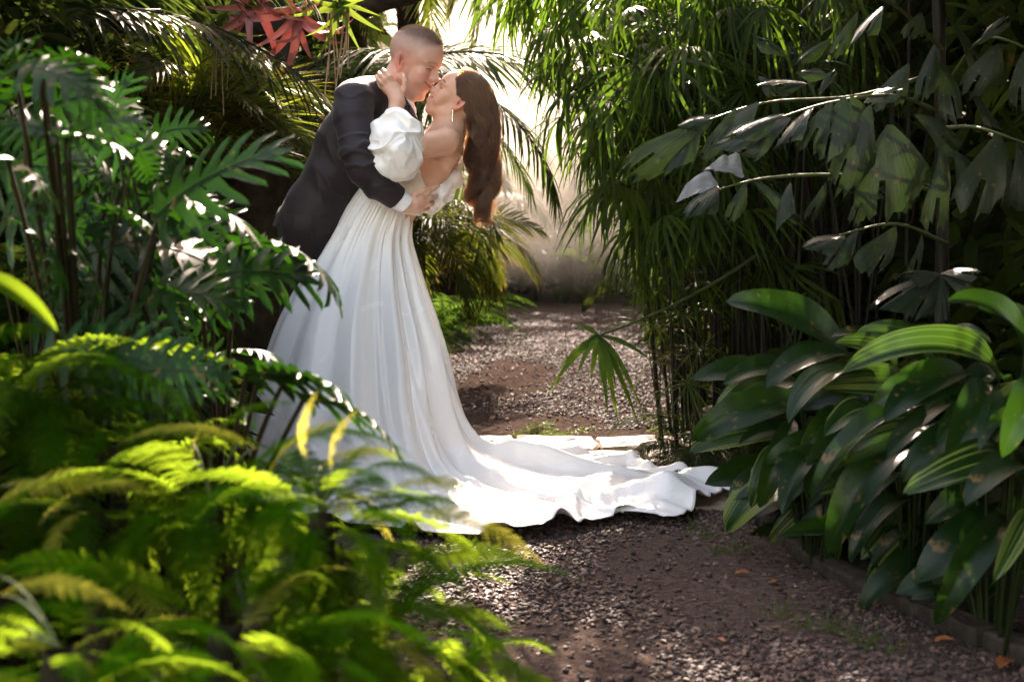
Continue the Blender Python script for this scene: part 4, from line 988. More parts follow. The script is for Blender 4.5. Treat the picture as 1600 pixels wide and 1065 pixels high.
for i in range(steps):
    pl = tolocal(cur, WF); dl = (pl-ec)/(er+0.004); rr_ = np.linalg.norm(dl, axis=1)
    onh = 1-sstep(1.0, 1.35, rr_)
    g = np.array((0.0, 0, -1.0))*(0.45+0.75*(i/12 if i < 12 else 1)); dv = g+back*(1.15*onh)[:, None]*max(0, 1-i/16)
    # hang into the falling mass behind her shoulder
    tgx = W(748, 0)[0]+0.062*cx[cl]; tgy = D0-0.02+0.085*cyy[cl]
    w = sstep(4, 22, i)
    dv = dv + np.stack([(tgx-cur[:, 0])*5.0*w, (tgy-cur[:, 1])*5.0*w, np.zeros(n)], 1)
    nn = dl/(er+0.004); nn /= np.linalg.norm(nn, axis=1, keepdims=True)
    dn = (dv@WF[1]); into = np.minimum(0, (dn*nn).sum(1)); dn = dn-nn*(into*(rr_ < 1.12))[:, None]; dv = dn@WF[1].T
    dv /= np.linalg.norm(dv, axis=1, keepdims=True)
    cur = cur+dv*ds
    pl = tolocal(cur, WF); dl = (pl-ec)/(er+0.005); rr_ = np.linalg.norm(dl, axis=1); push = rr_ < 1.0
    lift = 1.0+0.10*((np.arange(n)*0.618) % 1.0)
    pl = np.where((rr_ < lift)[:, None], ec+dl/np.maximum(rr_, 1e-6)[:, None]*lift[:, None]*(er+0.005), pl)
    cur = WF[0]+(pl@WF[1].T)*WS
    path.append(cur.copy())
S = np.stack(path, 1)
# a strand's length, waves shared by a lock, and locks drawn together toward the tips
arc = np.arange(steps+1)*ds
total = np.clip(cend[cl]+rng.normal(size=n)*0.018, 0.2, arc[-1]-0.001)
T_ = np.linspace(0, 1, 46)
out = np.empty((n, 46, 3))
tt = T_[None, :]*total[:, None]/ds; i0 = np.clip(tt.astype(int), 0, steps-1); f = (tt-i0)[..., None]
ii = np.arange(n)[:, None]; out = S[ii, i0]*(1-f)+S[ii, i0+1]*f
cm = np.zeros((ncl, 46, 3)); cn = np.bincount(cl, minlength=ncl)
for k in range(3):
    for j in range(46): cm[:, j, k] = np.bincount(cl, out[:, j, k], minlength=ncl)/np.maximum(cn, 1)
pull = (0.60*sstep(0.25, 1.0, T_))[None, :, None]
out = out*(1-pull)+cm[cl]*pull
lm = np.zeros((nlk, 46, 3)); lkn = np.bincount(lk[cl], minlength=nlk)
for k in range(3):
    for j in range(46): lm[:, j, k] = np.bincount(lk[cl], out[:, j, k], minlength=nlk)/lkn
pull2 = (0.55*sstep(0.30, 0.95, T_))[None, :, None]; out = out*(1-pull2)+lm[lk[cl]]*pull2
wa = sstep(0.20, 0.55, T_)[None, :]*0.028
ph = (T_[None, :]*total[:, None])*2*PI/0.150*cfr[cl][:, None]+cph[cl][:, None]*0.55+ rng.normal(size=(n, 1))*0.12
out[..., 0] += wa*np.sin(ph); out[..., 1] += wa*np.cos(ph+cpl[cl][:, None]*0.3)
out += rng.normal(size=(n, 1, 3))*0.0016*sstep(0.05, 0.5, T_)[None, :, None]
# loose flyaway hairs
fly = rng.rand(n) < 0.06; cur_ = np.stack([np.interp(T_, np.linspace(0, 1, 7), np.r_[0, 0.0, c_]) for c_ in rng.normal(size=(n*3, 5))*0.005]).reshape(n, 3, 46).transpose(0, 2, 1)
out[fly] += cur_[fly]*1.5 + (np.array((1.0, 0, 0.25))*0.022)[None, None, :]*(T_**1.5)[None, :, None]*rng.uniform(-0.3, 1, (fly.sum(), 1, 1))
hair_obj('hair', out, 0.00055*np.clip(1.15-T_**3, 0.25, 1), M_hair_w, woman, wbase)
# a solid layer of hair hugging the scalp
Fa = Field(axis(W(690, 0)[0], W(785, 0)[0], 0.004), axis(D0-.12, D0+.12, 0.004), axis(W(0, 215)[2], W(0, 95)[2], 0.004))
Fa.ell(ec+np.array((-0.004, 0, 0)), er+0.001, 0.01, fr=WF)
cut(Fa, wO+WF[1]@np.array((0.020, 0, 0.035))*WS, WF[1]@np.array((0.78, 0, -0.62)))
soft('scalp_hair', Fa, M_hair_w, woman, wbase, it=1)

# ------------------------------------------------------------------ the gown's skirt and train
def pinterp(th, keys):
    """periodic smooth interpolation of rows by angle (deg)"""
    keys = sorted(keys, key=lambda k: k[0]); a = np.array([k[0] for k in keys], float); v = np.array([k[1] for k in keys], float)
    a = np.concatenate([a-360, a, a+360]); v = np.concatenate([v, v, v])
    i = np.clip(np.searchsorted(a, th, side='right')-1, 1, len(a)-3); f = ((th-a[i])/(a[i+1]-a[i]))[:, None]
    p0, p1, p2, p3 = v[i-1], v[i], v[i+1], v[i+2]
    m1 = (p2-p0)/(a[i+1]-a[i-1])[:, None]*(a[i+1]-a[i])[:, None]; m2 = (p3-p1)/(a[i+2]-a[i])[:, None]*(a[i+1]-a[i])[:, None]
    return (2*f**3-3*f**2+1)*p1+(f**3-2*f**2+f)*m1+(-2*f**3+3*f**2)*p2+(f**3-f**2)*m2
foot = [(-80, (680, 742)), (-60, (760, 722)), (-47, (860, 724)), (-35, (960, 730)), (-24, (1016, 740)), (-12, (1090, 754)), (0, (1157, 770)), (10, (1124, 790)),
        (20, (1062, 824)), (30, (990, 818)), (40, (905, 832)), (52, (845, 842)), (64, (775, 850)), (78, (690, 848)), (95, (610, 838)), (120, (500, 826)), (150, (412, 802)), (180, (378, 770)), (210, (405, 750)), (240, (470, 740)), (262, (560, 738))]
NT, NV = 620, 210
th = np.linspace(-180, 180, NT, endpoint=False)
fk = [(a, tuple(G(x, y)[:2])) for a, (x, y) in foot]
FP = pinterp(th, fk)                                   # outline of the hem on the ground
cs, sn = np.cos(np.radians(th)), np.sin(np.radians(th))
def ring(pxl, pxr, py, b, dy=0.0, tilt=0.0):
    l, r = W(pxl, py-tilt/2), W(pxr, py+tilt/2); c = (l+r)/2; a = (r[0]-l[0])/2
    return np.stack([c[0]+a*cs, D0+dy-b*sn, c[2]+(r[2]-l[2])/2*cs], 1)
rings = [ring(572, 642, 306, .112, 0, 44), ring(548, 640, 330, .130, 0, 36), ring(528, 632, 360, .15, 0, 18), ring(502, 638, 400, .19), ring(470, 650, 450, .235), ring(444, 665, 500, .28),
         ring(426, 679, 550, .32), ring(414, 689, 600, .36), ring(403, 701, 650, .39)]
feet = ring(396, 716, 700, .41)
gc = feet.copy(); gc[:, 2] = 0.03
gdir = FP-gc[:, :2]; gl = np.linalg.norm(gdir, axis=1)
rings.append(np.c_[feet[:, :2]+gdir*np.minimum(0.06, 0.02/np.maximum(gl, .05))[:, None], np.full(NT, W(0, 690)[2]*0.9)])
for f_, z_ in ((0.10, 0.10), (0.22, 0.050), (0.40, 0.024), (0.60, 0.014), (0.80, 0.010), (1.0, 0.008)):
    rings.append(np.c_[gc[:, :2]+gdir*f_, np.full(NT, z_)])
K = np.stack(rings, 0)                                 # (k, NT, 3)
k = len(K); Kp = np.concatenate([2*K[:1]-K[1:2], K, 2*K[-1:]-K[-2:-1]])
tv = np.linspace(0, k-1-1e-6, NV); ii = tv.astype(int); ff = (tv-ii)[:, None, None]
a, b, c, d = Kp[ii], Kp[ii+1], Kp[ii+2], Kp[ii+3]
S = (a*(1-ff)**3+b*(3*ff**3-6*ff**2+4)+c*(-3*ff**3+3*ff**2+3*ff+1)+d*ff**3)/6      # B-spline: soft
vv = tv/(k-1)
dT = np.roll(S, -1, 1)-np.roll(S, 1, 1); dV = np.gradient(S, axis=0); nn = np.cross(dV, dT); nn /= np.maximum(np.linalg.norm(nn, axis=2, keepdims=True), 1e-9)
# outward on the bell, upward on the floor
ctr = S.mean(1, keepdims=True); out_ = (S-ctr); out_[..., 2] = 0.6*np.linalg.norm(out_[..., :2], axis=2)+0.3
nn *= np.sign((nn*out_).sum(2, keepdims=True))
TH_, VV = np.meshgrid(th, vv)
flo = sstep(0.60, 0.72, VV)                            # 1 on the floor
train = np.exp(-((TH_-5)/62)**2)
# folds: a set of long ridges, each with its own direction, start and width
def foldset(T, V):
    d_ = np.zeros_like(T)
    spec = [(-72, 3, .0, .028, 8), (-48, 3, .05, .020, 6), (-29, -2, .0, .036, 8), (-9, 6, .0, .042, 9), (11, -3, .0, .024, 5), (23, -4, .0, .040, 7), (41, 4, .0, .032, 5), (55, 2, .0, .046, 8), (84, -4, .05, .020, 12), (113, 2, .0, .028, 15),
            (148, 3, .1, .020, 17), (-172, 0, .1, .026, 12), (-146, 3, .0, .03, 10), (-124, -3, .0, .03, 8), (-100, 3, .0, .03, 8)]
    for t0, dr, v0, am, w in spec:
        c0 = t0+dr*np.sin(V*5.0+t0)*0.55*1.0+dr*V
        dt = (T-c0+180) % 360-180
        ww = w*(0.55+0.75*V)
        prof = np.exp(-(dt/ww)**2*1.4)
        env = sstep(v0-0.02, v0+0.12, V)*(0.20+0.80*sstep(0.0, 0.45, V))
        d_ = np.maximum(d_, am*prof*env)*0.5+(d_+am*prof*env)*0.5
    return d_
D1 = foldset(TH_, VV)
spec2 = [(-72, 1.2, 3.0), (-44, -1.5, 3.2), (-30, 1.8, 2.8), (-17, 1.0, 3.0), (-3, -1.5, 3.2), (11, 1.0, 2.8), (25, -1.5, 3.2), (39, 1.4, 2.8), (51, -1.0, 3.0), (63, 1.5, 2.6), (34, -1, 2.2), (45, 1.2, 2.2)]
D2 = np.zeros_like(TH_)
for t0, dr, w in spec2:
    dt = TH_-(t0+dr*2.2*np.sin(VV*4+t0)); D2 += np.exp(-(dt/(w*(0.45+0.8*VV)))**2)*0.011*sstep(0.0, 0.12, VV)*(0.45+0.55*sstep(0.1, 0.5, VV))
D1 = D1+D2*(1+0.5*flo)
bell = D1*1.2*(1-flo) + D1*flo*(0.75+0.5*train*sstep(-60, -10, TH_))*(1-0.45*sstep(0.72, 1, VV))
fine = 0.0035*(1-flo)*(0.25+0.75*(1-sstep(60, 95, np.abs(TH_-10))))*(ridged(np.stack([TH_*0.16*PI/1.8+fbm(S*3)*1.2, VV*3, TH_*0], -1))**2-0.3)*(1-sstep(0.0, 0.5, VV)*0.7)
gath = 0.0028*np.sin(np.radians(TH_)*46+3*np.sin(np.radians(TH_)*7))*(1-sstep(0.02, 0.30, VV))*(0.3+0.7*sstep(-60, -20, TH_)*(1-sstep(80, 130, TH_)))
wr = (0.020*(ridged(S*4.2+fbm(S*3)[..., None]*1.5)**2)+0.022*(fbm(S*3.2+8)-0.3))*flo
S2 = S+nn*(bell+fine+gath)[..., None]
S2[..., 2] += wr*0.8
S2 += nn*(0.0035*(ridged(S*13+fbm(S*6)[..., None]*2)**3-0.2)*sstep(0.35, 0.6, VV))[..., None]
# hem: raised flutes
hem = sstep(0.86, 1.0, VV)
arc = np.r_[0, np.cumsum(np.linalg.norm(np.diff(FP, axis=0), axis=1))][None, :]*np.ones_like(VV)
fl = np.maximum(0, np.sin(arc*2*PI/0.34+1.7*np.sin(arc*3.1)))**2.2*0.55+np.maximum(0, np.sin(arc*2*PI/0.145+2.1*np.sin(arc*2.3)))**3*0.20
S2[..., 2] += hem*fl*0.060*(0.35+0.65*(train > 0.15))
S2[..., :2] -= (gdir/np.maximum(gl, 1e-3)[:, None])[None]*(hem*fl*0.030)[..., None]
# a few special rises seen on the train: a folded point at the back, a big bend near the front right, a rolled flute
def bump(cx_, cy_, z_, rx, ry, h, rot=0.0):
    g0 = G(cx_, cy_); dx = S2[..., 0]-g0.x; dy = S2[..., 1]-g0.y; c_, s_ = math.cos(rot), math.sin(rot)
    u = dx*c_+dy*s_; v = -dx*s_+dy*c_
    S2[..., 2] += h*np.exp(-(u/rx)**2-(v/ry)**2)*flo
bump(1003, 742, 0, .022, .09, .040, 0.5); bump(1050, 795, 0, .07, .20, .065, -0.35); bump(985, 800, 0, .18, .06, .030, 0.15); bump(890, 815, 0, .045, .22, .040, -0.15); bump(780, 810, 0, .20, .12, .030, 0)
bump(1108, 772, 0, .08, .06, .03, 0.2); bump(900, 768, 0, .30, .03, .030, -0.12); bump(820, 765, 0, .25, .04, .030, -0.3)
S2[..., 2] = np.maximum(S2[..., 2], 0.034 + 0.0*S2[..., 2])
idx = np.arange(NT*NV).reshape(NV, NT); nx_ = np.roll(idx, -1, 1)
FQ = np.stack([idx[:-1], nx_[:-1], nx_[1:], idx[1:]], -1).reshape(-1, 4)
sk = link('skirt', mesh('skirt', local(S2.reshape(-1, 3), wbase), FQ, M_satin), woman)
mod = sk.modifiers.new('thickness', 'SOLIDIFY'); mod.thickness = 0.003; mod.offset = 1
# rolled seam running down the front panel
j = int(np.argmin(np.abs(th-150))); V, Fq = tube(S2[6:130:3, j]+nn[6:130:3, j]*0.002, 0.0016, 5)
link('seam', mesh('seam', local(V, wbase), Fq, M_satin), sk)
# ------------------------------------------------------------------ masses of foliage nobody could count
def leaf_mass(name, n, sampler, Lr, wr, mat, seed=1, droop=0.5, el=(-0.9, 0.7), seg=3, face=None):
    rg = np.random.RandomState(seed); c = sampler(n, rg); n = len(c)
    t = np.linspace(0, 1, seg+1); az = rg.rand(n)*2*PI; e = rg.uniform(el[0], el[1], n); Ls = rg.uniform(Lr[0], Lr[1], n)
    d = np.stack([np.cos(az)*np.cos(e), np.sin(az)*np.cos(e), np.sin(e)], 1); sd_ = np.cross(d, rg.normal(size=(n, 3))*0.6+np.array((0, 0, 1.0))); sd_ /= np.linalg.norm(sd_, axis=1, keepdims=True)
    w = np.sin(np.clip(t*0.93+0.06, 0, 1)*PI)**0.7; w[-1] = 0.02
    P_ = c[:, None]+d[:, None]*(Ls[:, None]*t)[..., None]+np.array((0, 0, -1.0))*(droop*Ls[:, None]*t**2*0.6)[..., None]
    W_ = sd_[:, None]*(Ls[:, None]*wr*0.5*w)[..., None]
    V = np.stack([P_-W_, P_+W_], 2).reshape(-1, 3); k = (seg+1)*2
    f0 = np.array([(2*i, 2*i+1, 2*i+3, 2*i+2) for i in range(seg)]); Fq = (f0[None]+(np.arange(n)*k)[:, None, None]).reshape(-1, 4)
    U = np.tile(np.stack([np.tile([-.8, .8], seg+1), np.repeat(t, 2)], 1), (n, 1))
    return tag(link(name, mesh(name, V, Fq, mat, U)), kind='stuff')
def box_s(lo, hi, holes=None, power=1.0):
    lo = np.array(lo, float); hi = np.array(hi, float)
    def f(n, rg):
        u = rg.rand(n, 3); u[:, 2] = u[:, 2]**power; p = lo+u*(hi-lo)
        q = fbm(p*1.3+seed_off, 2); return p[q > 0.34]
    seed_off = lo.sum()
    return f
leaf_mass('foliage_mass', 26000, box_s((1.75, 5.2, 0), (5.0, 13.0, 3.4)), (0.10, 0.28), 0.30, M_bush, 3)
leaf_mass('foliage_mass', 12000, box_s((1.05, 7.6, 0), (2.4, 13.0, 2.6)), (0.10, 0.26), 0.26, M_bush, 15)
leaf_mass('foliage_mass', 14000, box_s((-4.6, 4.8, 0), (-1.55, 9.5, 2.2)), (0.10, 0.26), 0.30, M_bush, 4)
leaf_mass('foliage_mass', 16000, box_s((-4.8, 9.0, 0), (-0.95, 16.5, 2.6)), (0.12, 0.34), 0.28, M_bush, 5)
leaf_mass('foliage_mass', 9000, box_s((-5.5, 17.2, 0), (7.0, 19.5, 1.9)), (0.15, 0.42), 0.34, M_bush, 6)
leaf_mass('foliage_mass', 5000, box_s((-3.6, 2.2, 0), (-1.05, 4.6, 0.75)), (0.08, 0.22), 0.34, M_bush, 7)
leaf_mass('foliage_mass', 6000, box_s((1.9, 3.0, 0), (4.0, 5.4, 1.0)), (0.08, 0.24), 0.34, M_bush, 8)
leaf_mass('foliage_mass', 11000, box_s((-1.9, 3.9, 0), (-0.98, 5.2, 0.95)), (0.08, 0.20), 0.34, M_bush, 19)
leaf_mass('foliage_mass', 8000, box_s((0.95, 4.9, 0), (2.1, 5.6, 0.60)), (0.08, 0.22), 0.34, M_bush, 20)
# leaf masses added above, beside and behind the view to block skylight
leaf_mass('shade_thicket', 15000, box_s((1.3, -6.5, 0.0), (7.5, -3.0, 4.2)), (0.18, 0.48), 0.34, M_bush, 16)
leaf_mass('shade_thicket', 9000, box_s((1.2, -3.5, 0.0), (5.0, 0.5, 4.4)), (0.18, 0.45), 0.34, M_bush, 17)
leaf_mass('shade_canopy', 26000, box_s((1.5, 4.6, 2.3), (6.5, 15.0, 5.6)), (0.14, 0.38), 0.26, M_bush, 9)
leaf_mass('shade_canopy', 16000, box_s((0.9, 0.2, 2.5), (5.5, 5.2, 4.6)), (0.14, 0.38), 0.30, M_bush, 13)
leaf_mass('shade_canopy', 7000, box_s((1.7, -0.5, 0.0), (4.5, 3.2, 2.6)), (0.14, 0.38), 0.30, M_bush, 14)
leaf_mass('shade_canopy', 12000, box_s((-6.5, 6.5, 2.4), (-2.3, 14.0, 5.0)), (0.14, 0.38), 0.26, M_bush, 10)

leaf_mass('shade_canopy', 9000, box_s((0.95, 2.6, 2.0), (4.2, 4.9, 2.7)), (0.12, 0.30), 0.30, M_bush, 21)  # added just above the frame to shade the right-hand plants
leaf_mass('shade_canopy', 6000, box_s((-4.0, 3.2, 1.80), (-1.2, 4.8, 2.5)), (0.12, 0.30), 0.30, M_bush, 22)  # added just above the frame to darken the lobed plants
# ------------------------------------------------------------------ trees and palms behind
rnd = random.Random(21)
def trunk_mesh(h, r, lean=(0, 0), seg=10, rough=0.10, n=14):
    pts = [np.array((lean[0]*t*t, lean[1]*t*t, h*t)) for t in np.linspace(0, 1, n)]
    V, F_ = tube(pts, [r*(1.25-0.5*t)*(1+rough*math.sin(i*2.3)) for i, t in enumerate(np.linspace(0, 1, n))], seg)
    V = V+0.5*r*(np.stack([fbm(V*7+1), fbm(V*7+5), fbm(V*7+9)], 1)-0.5); return V, F_
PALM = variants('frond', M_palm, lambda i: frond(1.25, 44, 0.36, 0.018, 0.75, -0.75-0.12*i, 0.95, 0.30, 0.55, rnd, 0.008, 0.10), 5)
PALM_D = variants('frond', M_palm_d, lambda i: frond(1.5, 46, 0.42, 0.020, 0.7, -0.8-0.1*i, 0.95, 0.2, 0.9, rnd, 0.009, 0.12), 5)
FERN_S = variants('frond', M_fern_d, lambda i: frond(0.6, 30, 0.10, 0.016, 1.0, -0.7, 1.35, 0.05, 0.5, rnd, 0.003, 0.08, lambda t: math.sin(min(1, .3+t)*PI/2)*(1-t**2.5), seg=3, tipdir=0.9), 4)
def palm(name, loc, h, nf, label, src, L=1.0, el=(0.2, 1.2), azr=(0, 2*PI), group=None, r=0.09, roll=0.3):
    t = thing(name, label, 'palm tree', (loc[0], loc[1], 0), group)
    V, F_ = trunk_mesh(h, r); link('trunk', mesh('trunk', V, F_, M_bark), t)
    for i in range(nf):
        az = azr[0]+(azr[1]-azr[0])*(i+rnd.random()*0.7)/nf; e = rnd.uniform(*el)
        part('frond', rnd.choice(src), t, (loc[0]+0.04*math.cos(az), loc[1]+0.04*math.sin(az), h-0.03+0.03*rnd.random()), azd(az, e-0.6), rnd.gauss(0, roll), L*rnd.uniform(0.8, 1.15))
    return t
def gxy(px, Y): p = P(px, 300, Y); return (p.x, Y)
def zat(py, Y): return P(800, py, Y).z
palm('palm', gxy(60, 8.2), zat(250, 8.2), 22, 'feathery palm at the upper left behind the glossy lobed leaves', PALM, 1.15)
palm('palm', gxy(215, 7.2), zat(230, 7.2), 16, 'low palm left of the groom with yellow tipped arching fronds', PALM, 0.95, (0.3, 1.1), (-1.9, 1.6))
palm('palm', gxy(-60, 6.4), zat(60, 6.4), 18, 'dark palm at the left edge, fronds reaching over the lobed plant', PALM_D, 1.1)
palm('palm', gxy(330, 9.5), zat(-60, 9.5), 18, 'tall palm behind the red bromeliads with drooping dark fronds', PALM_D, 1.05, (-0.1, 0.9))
palm('palm', gxy(560, 10.5), zat(-90, 10.5), 18, 'tall palm whose fronds hang over the head of the groom', PALM, .85, (-0.2, 0.8))
palm('palm', gxy(640, 9.6), zat(-110, 9.6), 20, 'sunlit hazy palm rising above the heads of the couple', PALM, .72, (-0.5, 0.5))
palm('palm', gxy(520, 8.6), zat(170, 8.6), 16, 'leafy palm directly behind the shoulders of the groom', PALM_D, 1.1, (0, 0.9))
palm('palm', gxy(600, 9.4), zat(380, 9.4), 18, 'low palm behind the waist of the bride, bright narrow leaflets', PALM, .8, (0.1, 1.0), (-1.4, 1.4))
palm('palm', gxy(735, 14.5), zat(330, 14.5), 13, 'misty palm between the hair of the bride and the far bushes', PALM_D, .9, (0.1, 1.1))
palm('palm', gxy(700, 17.0), zat(170, 17.0), 12, 'pale far palm fading into the mist beside the bright gap', PALM_D, .95, (0, 1.0))
palm('palm', gxy(1010, 16.0), zat(260, 16.0), 14, 'far palm in mist at the right end of the gravel path', PALM_D, 1.4, (0, 1.0))
# milky glazed wall of the greenhouse behind everything
m, nt, out = newmat('milky_pane'); df = N(nt, 'ShaderNodeBsdfDiffuse', i_Color=(0.30, 0.30, 0.29, 1)); tr_ = N(nt, 'ShaderNodeBsdfTranslucent', i_Color=(0.50, 0.48, 0.44, 1)); ms = N(nt, 'ShaderNodeMixShader'); ms.inputs[0].default_value = 0.5
L(nt, df.outputs[0], ms.inputs[1]); L(nt, tr_.outputs[0], ms.inputs[2]); L(nt, ms.outputs[0], out.inputs[0]); M_pane = m
M_frame = plain_mat('painted_frame', (0.42, 0.43, 0.42), (0.52, 0.52, 0.50), 0.5, 5.0, 0.05)
def boxm(x0, x1, y0, y1, z0, z1):
    V = [(x, y, z) for x in (x0, x1) for y in (y0, y1) for z in (z0, z1)]; return V, [(0, 1, 3, 2), (4, 6, 7, 5), (0, 4, 5, 1), (2, 3, 7, 6), (0, 2, 6, 4), (1, 5, 7, 3)]
gw = thing('greenhouse_wall', 'pale milky glazed wall glowing behind the mist at the top centre', 'wall', (0, 26, 0))
V, F_ = boxm(-9.05, 9.05, -.10, .10, 0, .6); link('plinth', mesh('plinth', V, F_, M_frame, smooth=False), gw)
pane_me = mesh('pane', *boxm(.045, 1.155, -.012, .012, .045, 2.055), M_pane, smooth=False); post_me = mesh('glazing_bar', *boxm(-.043, .043, -.05, .05, 0, 6.3), M_frame, smooth=False)
rail_me = mesh('rail', *boxm(-9.0, 9.0, -.035, .035, -.042, .042), M_frame, smooth=False)
for i in range(16): o = link('glazing_bar', post_me, gw, (-9+1.2*i, 0, .6))
for j in range(4): link('rail', rail_me, gw, (0, 0, .602+2.1*j+(.04 if j == 0 else 0)))
for i in range(15):
    for j in range(3): link('pane', pane_me, gw, (-9+1.2*i, 0, .6+2.1*j))
# the frond with yellow tips next to the groom
t = thing('palm', 'arching palm frond with golden leaflet tips beside the dark jacket', 'palm frond', (P(205, 300, 7.0).x, 7.0, 0))
big = [(P(230, 215, 6.9), P(480, 235, 6.9), 1.25, 0.0), (P(240, 250, 7.1), P(470, 150, 7.2), 1.2, 0.15), (P(215, 200, 7.2), P(455, 210, 7.3), 1.2, -0.2), (P(260, 265, 6.8), P(500, 300, 6.9), 1.1, 0.2)]
ARCH = variants('frond', M_palm, lambda i: frond(1.0, 48, 0.44, 0.017, 0.85, -1.05, 1.15, 0.45, 0.25, rnd, 0.007, 0.05, lambda t: 0.75+0.45*math.sin(t*PI)-0.35*t*t, fold=0.3, tipdir=0.7), 2)
for a, b, s, rl in big: part('frond', ARCH[0 if rl >= 0 else 1], t, a, b-a+Vector((0, 0, 0.03)), rl, s*(b-a).length)
for a, b, s, rl in big[:1]: stem_between('stalk', (t.location.x, 7.0, 0.02), a, 0.014, M_stem_g, t)

# mossy trunk with bromeliads
tx = P(395, 300, 7.6)
t = thing('mossy_trunk', 'dark mossy trunk with a thick side branch above the palm fronds', 'tree trunk', (tx.x, 7.6, 0))
V, F_ = trunk_mesh(2.9, 0.17, (0.1, 0), 14, 0.08, 30); link('trunk', mesh('trunk', V, F_, M_bark), t)
V, F_ = tube(spline([(0.02, 0, zat(70, 7.6)-0.35), (-.05, -.25, zat(60, 7.2)), (0.10, -.5, zat(48, 7.1)), (.45, -.6, zat(20, 7.0)), (0.9, -.6, zat(-30, 7.0))], 20), np.linspace(.11, .07, 20), 10)
V = V+0.05*(np.stack([fbm(V*9+1), fbm(V*9+5), fbm(V*9+9)], 1)-0.5); link('branch', mesh('branch', V, F_, M_bark), t)
moss = []
BROM = variants('leaf', M_red, lambda i: blade(0.42, 0.055, 0.95-0.12*i, -0.9-0.2*i, 12, 2, (0.12, 1.2), 0.5, 0.02, 0.3, 0.0, rnd), 4)
BROM_G = variants('leaf', M_grass, lambda i: blade(0.30, 0.035, 1.1, -0.6-0.2*i, 9, 2, (0.12, 1.1), 0.5, 0.0, 0.2, 0.0, rnd), 3)
def rosette(px, py, Y, n, src, label, sc, face=(0.25, -0.9, -0.35), roots=0, tilt0=0.25):
    c = P(px, py, Y); t = thing('bromeliad', label, 'bromeliad', c); f = Vector(face).normalized()
    u = f.cross(ZUP).normalized(); v = u.cross(f)
    for i in range(n):
        a = i*2.399; e = tilt0+0.9*(i/n); d = (u*math.cos(a)+v*math.sin(a))*math.cos(1.2-e)+f*math.sin(1.2-e)*0.9
        part('leaf', rnd.choice(src), t, c, d, rnd.gauss(0, .2), sc*rnd.uniform(.8, 1.15), up=f)
    for i in range(roots):
        q = c+Vector((rnd.uniform(-.06, .06), rnd.uniform(-.03, .03), -.02)); stem_between('root', q, q+Vector((rnd.uniform(-.05, .05), -.02, -rnd.uniform(.18, .42))), .004, M_straw, t, sag=0.0, seg=4, n=6)
rosette(458, 12, 6.6, 14, BROM, 'large red bromeliad hanging from the mossy branch', 0.8, face=(.35, -.6, -.6))
rosette(395, 2, 6.6, 12, BROM, 'smaller pinkish bromeliad at the top edge, left of the large red one', 0.75)
rosette(528, 2, 6.5, 14, BROM_G, 'pale green air plant with dry dangling roots right of the red bromeliad', 0.9, roots=9)
rosette(348, 20, 6.6, 12, BROM_G, 'small green air plant on the branch left of the bromeliads', 0.8, roots=7)

# low ferns
def fern_clump(loc, nf, label, src, L, el=(0.1, 1.0), group=None, cat='fern', crown=None, azr=(0, 2*PI), name='fern'):
    z = crown if crown is not None else 0.02
    t = thing(name, label, cat, (loc[0], loc[1], 0), group)
    if z > 0.1:
        V, F_ = trunk_mesh(z, 0.035, seg=7, n=8); link('rootstock', mesh('rootstock', V, F_, M_bark), t)
    for i in range(nf):
        az = azr[0]+(azr[1]-azr[0])*(i+rnd.random()*0.8)/nf; e = rnd.uniform(*el)
        part('frond', rnd.choice(src), t, (loc[0]+.02*math.cos(az), loc[1]+.02*math.sin(az), z), azd(az, e-0.75), rnd.gauss(0, .25), L*rnd.uniform(.75, 1.2))
    return t
for (px, Y, n, Lf, lab) in ((690, 12.2, 26, 1.35, 'fern with spreading fronds at the left edge of the path beyond the gown'), (640, 11.4, 22, 1.3, 'fern half hidden behind the right side of the skirt'), (725, 13.6, 20, 1.2, 'fern beyond the others where the path narrows'),
                           (385, 6.6, 20, .75, 'low fern beside the dark trousers of the groom'), (345, 6.0, 18, .7, 'low fern left of the gown behind the glossy leaves'), (420, 7.4, 18, .8, 'shaded fern behind the legs of the groom')):
    q = gxy(px, Y); fern_clump(q, n, lab, FERN_S, Lf, (0.1, 1.05))

# bushes closing the far end of the path
BIGLEAF = variants('leaf', M_bush, lambda i: blade(0.5, 0.15, 0.5-0.2*i, -0.8, 9, 2, (0.5, 1.2), 0.3, 0.1, 0.2, 0.1, rnd), 4)
def bush(px, Y, h, w, n, label, L=1.0, src=BIGLEAF):
    q = gxy(px, Y); t = thing('bush', label, 'bush', (q[0], q[1], 0))
    for i in range(9):
        a = rnd.random()*2*PI; stem_between('stem', (q[0], q[1], 0.0), (q[0]+w*.7*math.cos(a), q[1]+w*.5*math.sin(a), h*rnd.uniform(.6, 1)), .018, M_stem_d, t, sag=.05)
    for i in range(n):
        a = rnd.random()*2*PI; r_ = w*math.sqrt(rnd.random()); z = h*(0.12+0.88*rnd.random())*(1-0.35*(r_/w)**2)
        part('leaf', rnd.choice(src), t, (q[0]+r_*math.cos(a), q[1]+r_*math.sin(a)*.8, z), azd(a+rnd.gauss(0, .7), rnd.uniform(-.5, .6)), rnd.gauss(0, .4), L*rnd.uniform(.6, 1.2))
bush(770, 16.6, 1.9, .85, 70, 'tall leafy bush at the far left end of the path', 1.0)
bush(840, 16.2, 1.3, .6, 55, 'broad leaved bush straight ahead at the end of the path with paler leaves', 1.05)
bush(905, 17.0, 2.1, .9, 90, 'bush in the mist at the end of the path, right of centre', .9)
bush(985, 16.4, 2.1, .8, 70, 'dim bush where the path meets the narrow leaved palms', .9)
bush(1060, 14.0, 2.0, .9, 60, 'bush behind the narrow leaved palm clump, partly hidden', .9)

